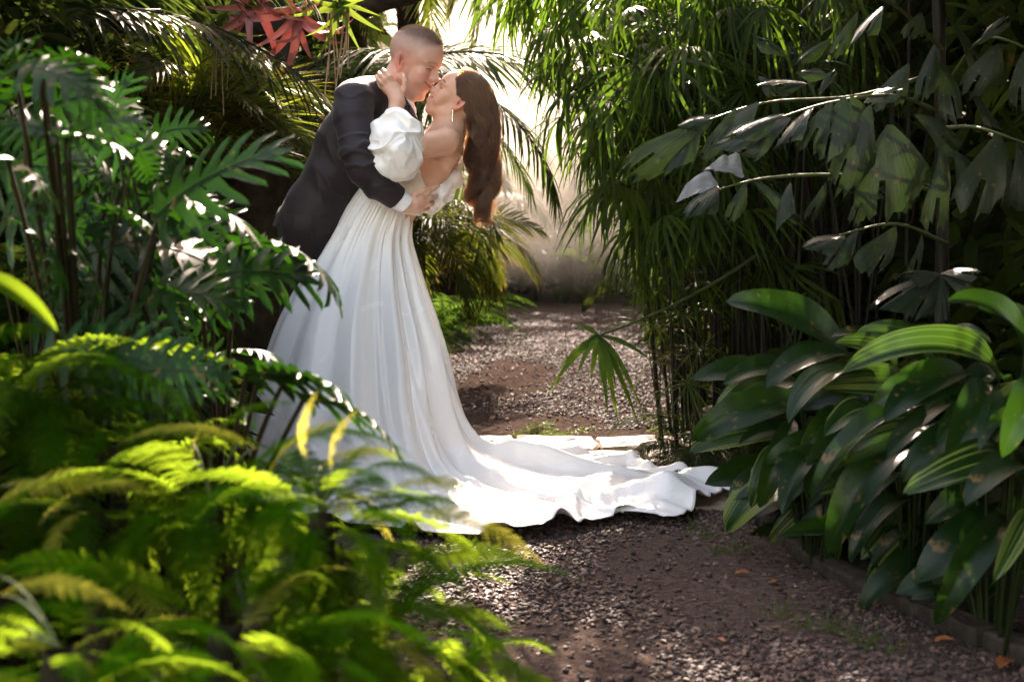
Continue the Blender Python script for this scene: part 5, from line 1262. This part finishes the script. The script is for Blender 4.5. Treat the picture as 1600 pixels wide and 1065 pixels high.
# ------------------------------------------------------------------ right: narrow leaved cane palms
FAN = variants('fan_leaf', M_rhap, lambda i: fan(9+i, 0.40, 0.021, 2.2+0.12*i, 1.9+0.25*(i % 3), rnd, 0.16, 5), 6)
def cane_palm(px, Y, nc, label, fans, spread=.35, hz=(1.6, 3.2)):
    q = gxy(px, Y); t = thing('cane_palm', label, 'cane palm', (q[0], q[1], 0), 'cane palms on the right of the path')
    tops = []
    for i in range(nc):
        a = rnd.random()*2*PI; r0 = spread*math.sqrt(rnd.random()); b = np.array((q[0]+r0*math.cos(a), q[1]+r0*math.sin(a), 0)); h = rnd.uniform(*hz)
        e = b+np.array((rnd.gauss(-.08, .16), rnd.gauss(-.05, .14), h)); stem_between('cane', b, e, rnd.uniform(.007, .013), M_cane, t, seg=5, n=7); tops.append((b, e))
    for (fx, fy, fY) in fans:
        c = P(fx, fy, fY); a = rnd.uniform(PI*0.6, PI*1.7) if rnd.random() < .75 else rnd.random()*2*PI
        part('fan_leaf', rnd.choice(FAN), t, c, azd(a, rnd.uniform(-.6, .2)), rnd.gauss(0, .3), rnd.uniform(.8, 1.25))
    return t
cur_poly = [(765, -90), (1330, -90), (1330, 300), (1200, 330), (1060, 350), (1000, 300), (950, 190), (890, 100), (800, 10)]
pts = []
while len(pts) < 470:
    x, y = rnd.uniform(760, 1330), rnd.uniform(-95, 350)
    if inpoly(np.array([x]), np.array([y]), cur_poly)[0] and rnd.random() < (0.07 if x < 880 else (0.25 if x < 950 else 1.0)): pts.append((x, y, rnd.uniform(6.3, 8.2)+0.0012*(x-1000)))
for x, y in ((1000, 300), (1015, 350), (1040, 330), (1060, 380), (1030, 410), (1075, 440), (1095, 400), (1120, 450), (1050, 300), (1150, 420), (985, 260), (1100, 350), (975, 210), (1010, 240), (1180, 460), (800, -30), (850, -20), (885, 10), (905, 50), (925, 170), (895, -20), (940, 100), (935, 40), (960, 240), (945, 150), (1130, 370), (1060, 330), (1210, 400), (1240, 440), (1280, 410), (1170, 360)): pts.append((x, y, rnd.uniform(6.6, 7.1)))
cl_ = [(1135, 7.3), (1150, 6.9), (1230, 7.3), (1310, 7.0), (1120, 8.1), (1240, 8.3)]
labs = ['cane palm nearest the path with narrow leaves hanging over it', 'cane palm second from the path, dark canes behind the sedge', 'cane palm in the middle of the right thicket behind the torn leaves', 'cane palm farthest right behind the broad striped leaves',
        'cane palm at the back near the misty end of the path', 'cane palm at the back of the dark right thicket']
buck = [[] for _ in cl_]
for p_ in pts:
    i = min(range(6), key=lambda k: abs(cl_[k][0]-p_[0]-(0 if k else 60))+90*abs(cl_[k][1]-p_[2])); buck[i].append(p_)
for (px, Y), lab, bk in zip(cl_, labs, buck): cane_palm(px, Y, 15, lab, bk, .34)
# the bent cane with a hanging leaf over the path
a, b = P(1180, 400, 6.6), P(935, 524, 5.7)
t = thing('bent_palm_leaf', 'single green palm leaf on a long bent stalk hanging over the gravel', 'palm leaf', (a.x, a.y, 0))
stem_between('stalk', a, b, .007, M_stem_g, t, sag=-.03, seg=6, n=14)
rg = rnd
tips = [(862, 612), (878, 575), (905, 580), (925, 590), (948, 640), (962, 652), (975, 618), (1000, 642), (985, 600), (940, 600), (915, 545), (1012, 560), (898, 505), (960, 600), (990, 655)]
for i, (x, y) in enumerate(tips):
    e = P(x, y, 5.7+rg.uniform(-.15, .15)); d = e-b; V, F_, U = strip((0, 0, 0), np.array((d.x, d.y, d.z+.32*d.length)), d.length*1.10, .025 if i != 10 else .035, np.array((0, -.8, .6)), .62, 7, .25, base=.3)
    o = link('leaflet', mesh('leaflet', V, F_, M_rhap, U), t); o.location = b-t.location
# sedge
SEDGE = variants('umbel', M_grass, lambda i: merge([strip((0, 0, 0), np.array((math.cos(a_), math.sin(a_), rnd.uniform(-.1, .8))), rnd.uniform(.15, .27), .0075, np.array((0, 0, 1.0)), rnd.uniform(.3, 1.2), 5, .3) for a_ in np.linspace(0, 2*PI, 26)[:-1]]), 3)
t = thing('umbrella_sedge', 'umbrella sedge with thin spiky leaf heads at the edge of the path', 'sedge', (P(1065, 300, 7.0).x, 7.0, 0))
for (x, y, Y) in ((1035, 372, 6.9), (1000, 452, 6.8), (1058, 432, 6.9), (1066, 492, 6.6), (1020, 510, 6.8), (1092, 545, 6.7), (1046, 560, 6.9), (1075, 600, 6.6), (1110, 480, 6.8), (1030, 420, 7.2), (1085, 400, 7.1)):
    e = P(x, y, Y); q = (t.location.x+rnd.uniform(-.12, .16), Y+rnd.uniform(-.1, .1), 0)
    stem_between('stem', q, e, .0035, M_stem_g, t, seg=4); part('umbel', rnd.choice(SEDGE), t, e, azd(rnd.random()*6, 0), rnd.gauss(0, .25), rnd.uniform(.8, 1.2))
fern_clump(gxy(1145, 6.4), 13, 'small dark palm seedling between the sedge and the broad leaves', PALM_D, .36, (0.3, 1.2), cat='palm', name='palm_seedling')
fern_clump(gxy(1080, 6.6), 9, 'grey green palm seedling at the end of the flagstones', PALM_D, .30, (0.1, .9), cat='palm', name='palm_seedling')
# left out-of-focus lit fern bed at the kerb side
# ------------------------------------------------------------------ right: fishtail palm
FISH = [variants('leaflet', M_fish, lambda i: fishtail(1.0, 0.55+.12*i, rnd), 4)][0]
t = thing('fishtail_palm', 'palm with torn wedge shaped grey green leaflets in the dark right side', 'palm', (P(1480, 300, 5.6).x, 5.6, 0))
V, F_ = trunk_mesh(2.6, .024, (-.1, 0), 8); link('trunk', mesh('trunk', V, F_, M_cane), t)
crown = P(1475, 60, 5.6)
ribs = [[(1475, 110, 5.6), (1340, 150, 5.3), (1200, 160, 5.2), (1085, 195, 5.1)], [(1480, 180, 5.6), (1400, 150, 5.2), (1300, 160, 5.0), (1215, 185, 4.9)], [(1475, 300, 5.5), (1330, 275, 5.0), (1200, 278, 4.9), (1110, 300, 4.8)], [(1475, 80, 5.6), (1400, 10, 5.3), (1340, -10, 5.2)], [(1480, 130, 5.6), (1540, 60, 5.2), (1640, 90, 5.0)], [(1475, 200, 5.5), (1530, 200, 5.0), (1620, 230, 4.8)], [(1480, 380, 5.5), (1400, 350, 5.2), (1300, 370, 5.1)]]
rib_objs = []
for rb in ribs:
    pp = spline([tuple(P(*r_)) for r_ in rb], 14); V, F_ = tube(pp, np.linspace(.009, .003, 14), 5); rib_objs.append((np.array(pp), link('rib', mesh('rib', local(V, t.location), F_, M_stem_g), t)))
fl = [((1092, 192), (1000, 290), 5.1, 1.0), ((1100, 190), (1048, 262), 5.15, .9), ((1120, 180), (1075, 200), 5.15, .7), ((1150, 168), (1108, 250), 5.1, .7), ((1185, 160), (1125, 222), 5.1, .8), ((1225, 178), (1148, 215), 4.9, .8), ((1235, 185), (1135, 235), 4.95, .9),
      ((1270, 168), (1215, 225), 5.0, .9), ((1300, 160), (1255, 232), 4.95, .8), ((1318, 152), (1300, 240), 4.95, 1.), ((1360, 165), (1316, 300), 4.9, 1.), ((1390, 195), (1395, 330), 4.9, 1.1), ((1260, 130), (1200, 135), 5.2, .8), ((1300, 120), (1250, 120), 5.2, .8), ((1185, 120), (1210, 145), 5.25, 1.1),
      ((1330, 150), (1350, 215), 5.0, .8), ((1280, 150), (1300, 110), 5.2, .8), ((1350, 160), (1400, 140), 5.2, .9), ((1120, 292), (1090, 335), 4.8, .8), ((1165, 285), (1148, 345), 4.85, .9), ((1175, 280), (1240, 345), 4.9, .5), ((1235, 285), (1212, 350), 4.85, .85), ((1290, 285), (1275, 348), 4.9, .8), ((1330, 280), (1380, 300), 5.0, .7),
      ((1380, 10), (1338, 60), 5.2, .8), ((1400, 5), (1350, -40), 5.2, .8), ((1460, 70), (1445, 150), 5.3, .8), ((1470, 100), (1500, 180), 5.3, .9), ((1440, 20), (1430, 60), 5.3, .9), ((1560, 70), (1530, 150), 5.1, .9), ((1600, 80), (1590, 170), 5., .9), ((1530, 70), (1570, 30), 5.1, .9),
      ((1470, 230), (1480, 355), 4.9, .8), ((1490, 235), (1530, 300), 4.9, .8), ((1560, 210), (1550, 330), 4.8, .9), ((1590, 220), (1620, 320), 4.8, .9), ((1430, 180), (1500, 230), 5., .8), ((1400, 355), (1370, 430), 5.1, .9), ((1340, 360), (1300, 420), 5.1, .9), ((1440, 365), (1440, 430), 5.2, .8), ((1320, 368), (1270, 390), 5.1, .9),
      ((1430, 250), (1420, 330), 5.2, .8), ((1360, 280), (1340, 350), 5.2, .8), ((1500, 130), (1560, 190), 5.2, .8), ((1420, 100), (1380, 170), 5.3, .8), ((1480, 30), (1540, 100), 5.3, .8), ((1230, 90), (1180, 60), 5.4, .8), ((1300, 60), (1260, 100), 5.4, .7), ((1340, 20), (1310, 90), 5.4, .7)]
for (a, b, Y, w) in fl:
    A, B_ = P(a[0], a[1], Y), P(b[0], b[1], Y-.06+rnd.uniform(-.05, .05)); d = B_-A; l = d.length*1.10; w *= 1.0
    up = Vector((rnd.gauss(0, .3), -.65, .65)); ro = min(rib_objs, key=lambda q: np.linalg.norm(q[0]-np.array(A), axis=1).min())[1]
    o = link('leaflet', rnd.choice(FISH), ro); aim(o, A-t.location, d+Vector((0, 0, .15*l)), up, rnd.gauss(0, .25), (l, l*w, l*.9))
t2 = thing('pale_leaf', 'crumpled pale grey leaf catching light in front of the cane palms, upper right of two', 'leaf', P(1140, 265, 4.9))
V, F_, U = blade(.13, .10, .3, -.5, 14, 5, (.4, .9), .5, .0, .5, 0, rnd); V[:, 2] += .020*(fbm(V*45)-.5)*2
o = link('blade', mesh('blade', V, F_, M_white_leaf, U), t2); aim(o, (.04, 0, -.01), (-1, -.15, .1), up=Vector((0, -.8, .6)))
t3 = thing('pale_leaf', 'crumpled pale grey leaf catching light, lower left of two', 'leaf', P(1110, 285, 4.85))
V, F_, U = blade(.15, .085, .3, -.6, 14, 5, (.4, .9), .5, .0, .5, 0, rnd); V[:, 2] += .018*(fbm(V*45+7)-.5)*2
o = link('blade', mesh('blade', V, F_, M_white_leaf, U), t3); aim(o, (0.02, 0, 0), (-.85, -.1, -.35), up=Vector((0, -.8, .6)))
# big pleated pale leaf
t = thing('pleated_leaf_plant', 'broad pleated grey green leaf with water drops above the striped leaves', 'plant', (P(1470, 300, 4.3).x, 4.3, 0))
top = P(1468, 428, 4.3); stem_between('stalk', (t.location.x, 4.35, 0), top, .008, M_stem_g, t)
for (b, w) in (((1390, 492), .75), ((1440, 500), .6), ((1475, 498), .55), ((1522, 470), .7), ((1420, 440), .8), ((1520, 430), .6)):
    B_ = P(b[0], b[1], 4.2); d = B_-top; l = d.length*1.15; part('leaflet', rnd.choice(FISH), t, top, d+Vector((0, 0, .25*l)), rnd.gauss(0, .1), (l, l*w, l), up=Vector((0, -.6, .8)))

# ------------------------------------------------------------------ right: broad leaved plants by the kerb
ASP = {}
for key, mt in (('p', M_aspi), ('v', M_aspi_v)):
    ASP[key] = variants('leaf', mt, lambda i: blade(1.0, .30+.03*(i % 3), .55-.12*(i % 2), -.75-.22*i, 18, 4, (.62, 1.35), .30+.1*(i % 2), .05, .25*(i % 3-1), .0, rnd), 4)
def broad(px, Y, leaves, label, nextra=0, ext=None):
    q = gxy(px, Y); t = thing('broad_leaved_plant', label, 'plant', (q[0], q[1], 0), 'broad leaved plants along the kerb')
    L_ = list(leaves)
    for i in range(nextra):
        x0, y0, x1, y1 = ext; bx, by = rnd.uniform(x0, x1), rnd.uniform(y0, y1); a = rnd.uniform(-2.9, .3) if rnd.random() < .3 else rnd.uniform(1.7, 3.9)
        l = rnd.uniform(90, 170); L_.append(((bx, by), (bx+l*math.cos(a), by+abs(l*math.sin(a))*.8), Y+rnd.uniform(.0, .45), rnd.choice('pppv'), rnd.uniform(.8, 1.1)))
    for (a, b, Yl, key, w) in L_:
        A = P(a[0], a[1], Yl); B_ = P(b[0], b[1], Yl-.18+rnd.uniform(-.06, .04)); d = B_-A; l = d.length*1.06
        o = part('leaf', rnd.choice(ASP[key]), t, A, d+Vector((0, 0, .22*l)), rnd.gauss(0, .28), (l, min(l*w*rnd.uniform(.85, 1.12), .62), l*rnd.uniform(.8, 1.25)), up=Vector((0.1, -.55, .85)))
        gq = np.array((q[0]+(A.x-q[0])*.35, q[1]+(A.y-q[1])*.4, 0.0)); stem_between('leaf_stalk', gq, A-d*.01, .0055, M_stalk, t, sag=.0, seg=5, n=6)
broad(1290, 4.75, [((1320, 552), (1140, 487), 4.6, 'p', .8), ((1250, 628), (1092, 698), 4.5, 'p', .9), ((1325, 556), (1203, 612), 4.5, 'p', .95), ((1365, 588), (1235, 682), 4.4, 'p', .95), ((1240, 655), (1195, 800), 4.6, 'p', .8), ((1270, 650), (1250, 790), 4.65, 'v', .8), ((1290, 700), (1222, 800), 4.4, 'p', .9),
              ((1300, 690), (1205, 725), 4.5, 'p', .8), ((1255, 600), (1190, 640), 4.7, 'p', .9), ((1225, 700), (1180, 790), 4.75, 'v', .9), ((1310, 640), (1262, 720), 4.45, 'p', .9), ((1350, 640), (1270, 760), 4.4, 'p', .8)],
      'broad leaved plant at the left end of the kerb, dark leaves pointing at the train', 18, (1215, 590, 1380, 790))
broad(1440, 4.3, [((1560, 596), (1356, 532), 3.95, 'v', .62), ((1490, 690), (1308, 728), 4.0, 'v', .62), ((1430, 700), (1290, 838), 4.1, 'p', .8), ((1470, 600), (1400, 500), 4.3, 'v', .8), ((1400, 590), (1330, 545), 4.3, 'v', .8), ((1460, 640), (1270, 780), 4.1, 'p', .6), ((1540, 598), (1508, 728), 3.85, 'p', 1.15), ((1450, 560), (1530, 510), 4.3, 'v', .9),
              ((1380, 560), (1320, 520), 4.5, 'p', .8), ((1350, 850), (1222, 874), 4.2, 'p', .55), ((1420, 780), (1330, 880), 4.1, 'p', .6), ((1400, 740), (1345, 800), 4.2, 'p', 1.)],
      'largest broad leaved plant in the middle of the kerb with pale striped leaves', 34, (1370, 590, 1500, 860))
broad(1570, 3.9, [((1570, 720), (1448, 792), 3.8, 'v', .8), ((1610, 740), (1518, 782), 3.7, 'p', .9), ((1575, 812), (1482, 962), 3.7, 'p', .8), ((1610, 800), (1562, 926), 3.5, 'v', .75), ((1590, 600), (1572, 430), 3.6, 'p', .9), ((1620, 690), (1570, 640), 3.7, 'v', .9), ((1540, 660), (1500, 640), 3.9, 'p', 1.), ((1600, 560), (1540, 500), 3.8, 'p', .9), ((1620, 600), (1585, 690), 3.5, 'p', 1.)],
      'broad leaved plant at the right edge with a yellow striped leaf hanging low', 28, (1490, 560, 1660, 900))

# ------------------------------------------------------------------ left: glossy lobed plants
LOB = variants('leaf', M_phil, lambda i: lobed(1.0, 7+(i % 2), .44+.04*(i % 3), .20, -.55-.18*i, rnd, .60+.05*(i % 2)), 5)
def lobed_plant(px, Y, leaves, label, nextra, ext):
    q = gxy(px, Y); t = thing('lobed_leaf_plant', label, 'plant', (q[0], q[1], 0), 'glossy lobed plants left of the couple')
    V, F_ = trunk_mesh(.35, .05, seg=8, n=6); link('stem', mesh('stem', V, F_, M_bark), t)
    L_ = list(leaves)
    for i in range(nextra):
        x0, y0, x1, y1 = ext; bx, by = rnd.uniform(x0, x1), rnd.uniform(y0, y1); a = rnd.uniform(-.7, .7) if rnd.random() < .65 else rnd.uniform(0, 2*PI)
        l = rnd.uniform(100, 180); L_.append(((bx, by), (bx+l*math.cos(a), by+l*math.sin(a)*.55), Y+rnd.uniform(-.35, .6), None))
    for (a, b, Yl, rl) in L_:
        A = P(a[0], a[1], Yl); B_ = P(b[0], b[1], Yl+(rnd.uniform(-.16, .10) if rl is None else -.06)); d = B_-A; l = d.length*1.05
        up = Vector((rnd.gauss(0, .35), rnd.gauss(-.85, .35), .55)) if rl is None else Vector((0, rl, .8))
        part('leaf', rnd.choice(LOB), t, A, d+Vector((0, 0, .12*l)), 0, l, up=up)
        gq = np.array((q[0], q[1], .30)) if rl is not None else np.array((A.x*.75+q[0]*.25+rnd.gauss(0, .1), A.y+rnd.uniform(.25, .6), 0.0)); mid = (A-Vector(gq)); stem_between('leaf_stalk', gq, A+d*.02, .0085 if rl is not None else .0045, M_stem_d, t, sag=.08*mid.length*rnd.uniform(.3, 1.2), seg=5, n=9)
lobed_plant(120, 3.6, [((245, 338), (425, 236), 3.3, -.75), ((250, 335), (410, 320), 3.4, .1), ((105, 225), (195, 165), 3.1, -.8), ((90, 215), (-20, 175), 3.1, -.7), ((60, 120), (150, 75), 3.0, .3), ((20, 105), (165, 135), 2.9, -.5), ((185, 300), (120, 240), 3.5, -.5), ((230, 330), (330, 300), 3.6, -.3), ((160, 330), (250, 350), 3.4, .4), ((90, 380), (200, 450), 3.3, .5),
                      ((40, 360), (140, 440), 3.2, .4), ((100, 215), (200, 235), 3.1, .2), ((10, 250), (110, 300), 3., .3), ((200, 240), (300, 235), 3.9, .2), ((60, 60), (-30, 110), 3., .1)],
            'tallest glossy plant with deeply lobed leaves at the left edge', 26, (-40, 150, 230, 430))
lobed_plant(330, 3.9, [((372, 384), (556, 392), 3.5, .25), ((310, 440), (478, 418), 3.5, -.75), ((215, 470), (360, 455), 3.4, -.6), ((250, 455), (330, 495), 3.4, .6), ((330, 500), (395, 430), 3.7, -.7), ((180, 520), (240, 570), 3.4, .5), ((340, 560), (435, 530), 3.9, .1)],
            'glossy lobed plant reaching in front of the groom and the skirt', 24, (40, 340, 270, 590))
lobed_plant(330, 3.3, [((382, 585), (560, 610), 3.05, .45), ((400, 600), (500, 560), 3.1, .6), ((470, 625), (628, 672), 3., .4), ((300, 600), (400, 640), 3.2, .4), ((250, 560), (350, 570), 3.3, .4), ((440, 600), (545, 588), 3.1, .5)],
            'low glossy lobed plant whose leaf tips cross the hem of the skirt', 12, (60, 540, 290, 650))
# one plain light green leaf at the left edge
t = thing('arching_leaf', 'single light green strap leaf arching at the left edge above the ferns', 'leaf', (P(-60, 300, 2.6).x, 2.6, 0))
a, b = P(-50, 430, 2.55), P(86, 522, 2.5); part('leaf', mesh('leaf', *blade(1, .2, .5, -.7, 16, 3, (.5, 1.3), .3, 0, 0, 0, rnd)[:2], M_fern, blade(1, .2, .5, -.7, 16, 3, (.5, 1.3), .3, 0, 0, 0, rnd)[2]), t, a, b-a+Vector((0, 0, .02)), 0, (b-a).length*1.05, up=Vector((0, -.5, .8)))
stem_between('leaf_stalk', (t.location.x, 2.6, 0), a, .006, M_stem_g, t)

# ------------------------------------------------------------------ foreground ferns
FF = variants('frond', M_fern, lambda i: fern_frond(1.0, 38, .15, .75, -.65-.15*i, rnd, 9, .62), 4)
FFY = variants('frond', M_fern_sunlit, lambda i: fern_frond(1.0, 34, .14, .6, -.6-.2*i, rnd, 9, .62), 3)
def near_fern(px, py, Y, n, label, L, azr=(0, 2*PI), extra=()):
    c = P(px, py, Y); t = thing('foreground_fern', label, 'fern', (c.x, c.y, 0), 'blurred ferns in the near left corner')
    V, F_ = trunk_mesh(c.z, .03, seg=7, n=8); link('rootstock', mesh('rootstock', V, F_, M_bark), t)
    n = int(n*1.6)
    for i in range(n):
        az = azr[0]+(azr[1]-azr[0])*(i+rnd.random()*.8)/n; e = rnd.uniform(-.25, .75)
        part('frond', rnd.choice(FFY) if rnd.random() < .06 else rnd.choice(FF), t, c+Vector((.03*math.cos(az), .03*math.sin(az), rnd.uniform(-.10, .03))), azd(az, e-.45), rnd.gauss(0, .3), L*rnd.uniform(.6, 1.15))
    for (a, b, dy, kind) in extra:
        A, B_ = P(a[0], a[1], Y+dy), P(b[0], b[1], Y+dy-.05); d = B_-A
        part('frond', rnd.choice(FFY if kind else FF), t, A, d+Vector((0, 0, .16*d.length)), rnd.gauss(0, .2), d.length*1.08, up=Vector((0, -.45, .9)))
        stem_between('stalk', c, A, .0025, M_stem_g, t, sag=.02, seg=4, n=7)
near_fern(10, 605, 3.0, 26, 'fern at the left edge rising highest, bright green', .50, extra=[((60, 640), (230, 640), 0, 0), ((0, 620), (180, 570), 0, 0), ((-60, 560), (120, 560), .1, 0), ((80, 640), (215, 625), .05, 0)])
near_fern(190, 690, 3.0, 18, 'bright green fern between the highest one and the yellow fronds', .40)
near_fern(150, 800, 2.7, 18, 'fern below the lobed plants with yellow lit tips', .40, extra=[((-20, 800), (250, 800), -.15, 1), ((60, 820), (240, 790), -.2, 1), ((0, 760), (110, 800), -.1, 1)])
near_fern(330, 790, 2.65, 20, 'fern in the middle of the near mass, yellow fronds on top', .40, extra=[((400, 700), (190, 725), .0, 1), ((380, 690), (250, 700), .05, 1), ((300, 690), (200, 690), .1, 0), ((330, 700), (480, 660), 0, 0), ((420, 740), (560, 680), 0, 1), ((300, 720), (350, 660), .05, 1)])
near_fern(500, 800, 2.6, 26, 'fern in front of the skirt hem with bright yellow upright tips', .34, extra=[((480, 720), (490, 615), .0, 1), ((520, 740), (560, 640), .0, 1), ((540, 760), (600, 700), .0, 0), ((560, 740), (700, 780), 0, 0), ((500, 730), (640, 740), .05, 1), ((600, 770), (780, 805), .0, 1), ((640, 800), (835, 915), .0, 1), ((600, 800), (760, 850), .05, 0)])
near_fern(575, 960, 2.5, 28, 'fern at the right end of the near mass beside the gravel', .35, extra=[((600, 900), (840, 905), .1, 0), ((640, 950), (800, 1020), .05, 0), ((640, 880), (780, 930), .1, 0)])
near_fern(350, 980, 2.25, 20, 'dark fern at the bottom of the picture between the others', .36)
near_fern(90, 1010, 1.95, 16, 'nearest and most blurred fern in the bottom left corner', .32, extra=[((0, 930), (200, 960), .1, 1), ((-40, 990), (170, 1010), .1, 0), ((0, 900), (180, 930), .1, 0), ((-30, 1030), (150, 1050), .1, 1)])
near_fern(680, 1060, 2.6, 20, 'low fern at the bottom edge next to the gravel', .30)
leaf_mass('foliage_mass', 5000, box_s((-1.2, 1.3, .0), (-.45, 2.7, .30)), (.05, .12), .35, M_fern_d, 12)

# ------------------------------------------------------------------ small growth on the ground
def tuft(px, py, n, h, label, cat='grass tuft', w=.004, grp='grass tufts on the gravel'):
    c = G(px, py); V, F_, U = merge([strip((rnd.gauss(0, .02), rnd.gauss(0, .02), 0), np.array((rnd.gauss(0, .5), rnd.gauss(0, .5), 1)), h*rnd.uniform(.5, 1.2), w, np.array((rnd.random(), 1, 0)), rnd.uniform(.3, 1.4), 4, .2) for _ in range(n)])
    o = link('grass_tuft', mesh('grass_tuft', V, F_, M_grass, U), None, c); tag(o, label, cat, grp)
for (x, y, n, h, lab) in ((1082, 832, 16, .07, 'weedy grass tuft just below the train, left of two'), (1104, 842, 12, .06, 'small grass tuft between two others below the train tip'), (1120, 868, 14, .06, 'grass tuft below the flagstone edge, lowest of the group'), (1152, 862, 14, .08, 'grass tuft beside the first kerb block'), (1140, 812, 8, .05, 'tiny grass tuft at the corner of the kerb'),
                          (1216, 965, 14, .09, 'thin grass tuft standing alone on the bare soil by the kerb'), (1290, 985, 16, .07, 'grass tuft on the soil, left of the largest one'), (1352, 1005, 20, .09, 'largest grass tuft on the soil near the bottom right'), (1255, 980, 10, .05, 'low grass tuft between the thin one and the larger ones'), (1385, 1020, 12, .06, 'grass tuft farthest right on the dark soil')):
    tuft(x, y, n, h, lab)
def ground_growth(name, n, polys, h, seed, mat=M_grass, kind='stuff'):
    rg = np.random.RandomState(seed); parts = []
    lo = np.min([np.min(p_, 0) for p_ in polys], 0); hi = np.max([np.max(p_, 0) for p_ in polys], 0)
    p = lo+rg.rand(n, 2)*(hi-lo); k = np.zeros(n, bool)
    for q in polys: k |= inpoly(p[:, 0], p[:, 1], q)
    k &= fbm(np.c_[p*14, p[:, :1]*0], 2) > .44; p = p[k]
    V = []; F_ = []; U = []
    for x, y in p:
        v, f, u = strip((x, y, float(pathz(x, y))), np.array((rg.normal()*.7, rg.normal()*.7, 1)), h*rg.uniform(.4, 1.2), .0045, np.array((rg.normal(), 1, 0)), 1.0, 2, .1); o = len(V)*9; V.append(v); F_ += [tuple(a+o for a in b) for b in f]; U.append(u)
    return tag(link(name, mesh(name, np.concatenate(V), F_, mat, np.concatenate(U))), kind='stuff')
ground_growth('moss', 16000, [gp((800, 672), (850, 656), (900, 668), (940, 655), (948, 664), (900, 676), (880, 684), (850, 696), (805, 700)), gp((990, 650), (1040, 640), (1090, 655), (1060, 668), (1010, 664)), gp((960, 716), (1010, 712), (1020, 722), (990, 728)), gp((1000, 664), (1050, 668), (1060, 690), (1030, 684)), gp((855, 706), (880, 702), (885, 714), (862, 716))], .028, 4)
for (x, y, s, a, lab) in ((1148, 902, .055, .3, 'fallen orange leaf lying on the gravel in the foreground'), (1208, 916, .04, 1.2, 'small fallen reddish leaf near the bare soil patch'), (1132, 1010, .045, 2.0, 'fallen pinkish leaf at the bottom of the gravel'), (1560, 1050, .09, .9, 'large fallen orange leaf in the bottom right corner'), (1460, 1008, .06, .2, 'fallen brown leaf at the kerb in the dark right corner'), (1262, 812, .05, 1.6, 'fallen orange leaf behind the kerb under the broad leaves'), (1405, 1015, .02, .4, 'tiny bright orange petal on the soil by the kerb')):
    c = G(x, y); V, F_, U = blade(s, s*.42, .25, -.3, 8, 2, (.6, 1.2), .4, .15, .3, 0, rnd); o = link('fallen_leaf', mesh('fallen_leaf', V, F_, M_deadleaf, U), None, (c.x, c.y, .012)); o.rotation_euler = (0, 0, a); tag(o, lab, 'fallen leaf')
# stones and litter under the plants on the right
def reg_right(n, rg):
    Y = rg.uniform(3.2, 5.6, n); x = rg.uniform(.7, 2.2, n); k = ~inpoly(x, Y, path_poly) & (fbm(np.stack([x*3, Y*3, x*0], -1), 2) > .5); return np.stack([x, Y], 1)[k]
st = stones('bed_stones', 3500, reg_right, lambda p, rg: .005+.008*rg.rand(len(p))**2, zf=lambda x, y: x*0-.008, seed=9); tag(st, kind='stuff')
# ------------------------------------------------------------------ the mist in the air
m, nt, out = newmat('mist'); v = N(nt, 'ShaderNodeVolumePrincipled'); v.inputs['Color'].default_value = (0.97, 0.95, 0.92, 1)
v.inputs['Density'].default_value = 0.00010; v.inputs['Anisotropy'].default_value = 0.5; L(nt, v.outputs[0], out.inputs['Volume'])
x0, x1, y0, y1, z0, z1 = -62, 62, -32, 124, -1.1, 8.0
V = [(x, y, z) for x in (x0, x1) for y in (y0, y1) for z in (z0, z1)]
hz_ = link('haze', mesh('haze', V, [(0, 1, 3, 2), (4, 6, 7, 5), (0, 4, 5, 1), (2, 3, 7, 6), (0, 2, 6, 4), (1, 5, 7, 3)], m, smooth=False)); tag(hz_, kind='stuff')
# drifting steam over the far part of the path
m, nt, out = newmat('drifting_steam'); v = N(nt, 'ShaderNodeVolumePrincipled'); v.inputs['Color'].default_value = (0.98, 0.92, 0.83, 1); v.inputs['Anisotropy'].default_value = 0.4
tc = N(nt, 'ShaderNodeTexCoord'); nz = N(nt, 'ShaderNodeTexNoise', i_Scale=0.6, i_Detail=4.0, i_Distortion=0.8); L(nt, tc.outputs['Object'], nz.inputs['Vector'])
mr = N(nt, 'ShaderNodeMapRange'); L(nt, nz.outputs['Fac'], mr.inputs[0]); mr.inputs[1].default_value = 0.36; mr.inputs[2].default_value = 0.72
gr = N(nt, 'ShaderNodeVectorMath', operation='LENGTH'); mp = N(nt, 'ShaderNodeMapping'); mp.inputs['Scale'].default_value = (1/3.0, 1/4.2, 1/2.9); L(nt, tc.outputs['Object'], mp.inputs[0]); L(nt, mp.outputs[0], gr.inputs[0])
fall = N(nt, 'ShaderNodeMapRange'); L(nt, gr.outputs['Value'], fall.inputs[0]); fall.inputs[1].default_value = 1.0; fall.inputs[2].default_value = 0.15
L(nt, math_(nt, 'MULTIPLY', math_(nt, 'MULTIPLY', mr.outputs[0], fall.outputs[0]), 0.52), v.inputs['Density']); L(nt, v.outputs[0], out.inputs['Volume'])
V = ICO*1.35*np.array((3.0, 4.2, 2.9)); mc = link('drifting_steam', mesh('drifting_steam', V, ICF, m, smooth=False), None, (0.45, 13.8, 3.1)); tag(mc, kind='stuff')
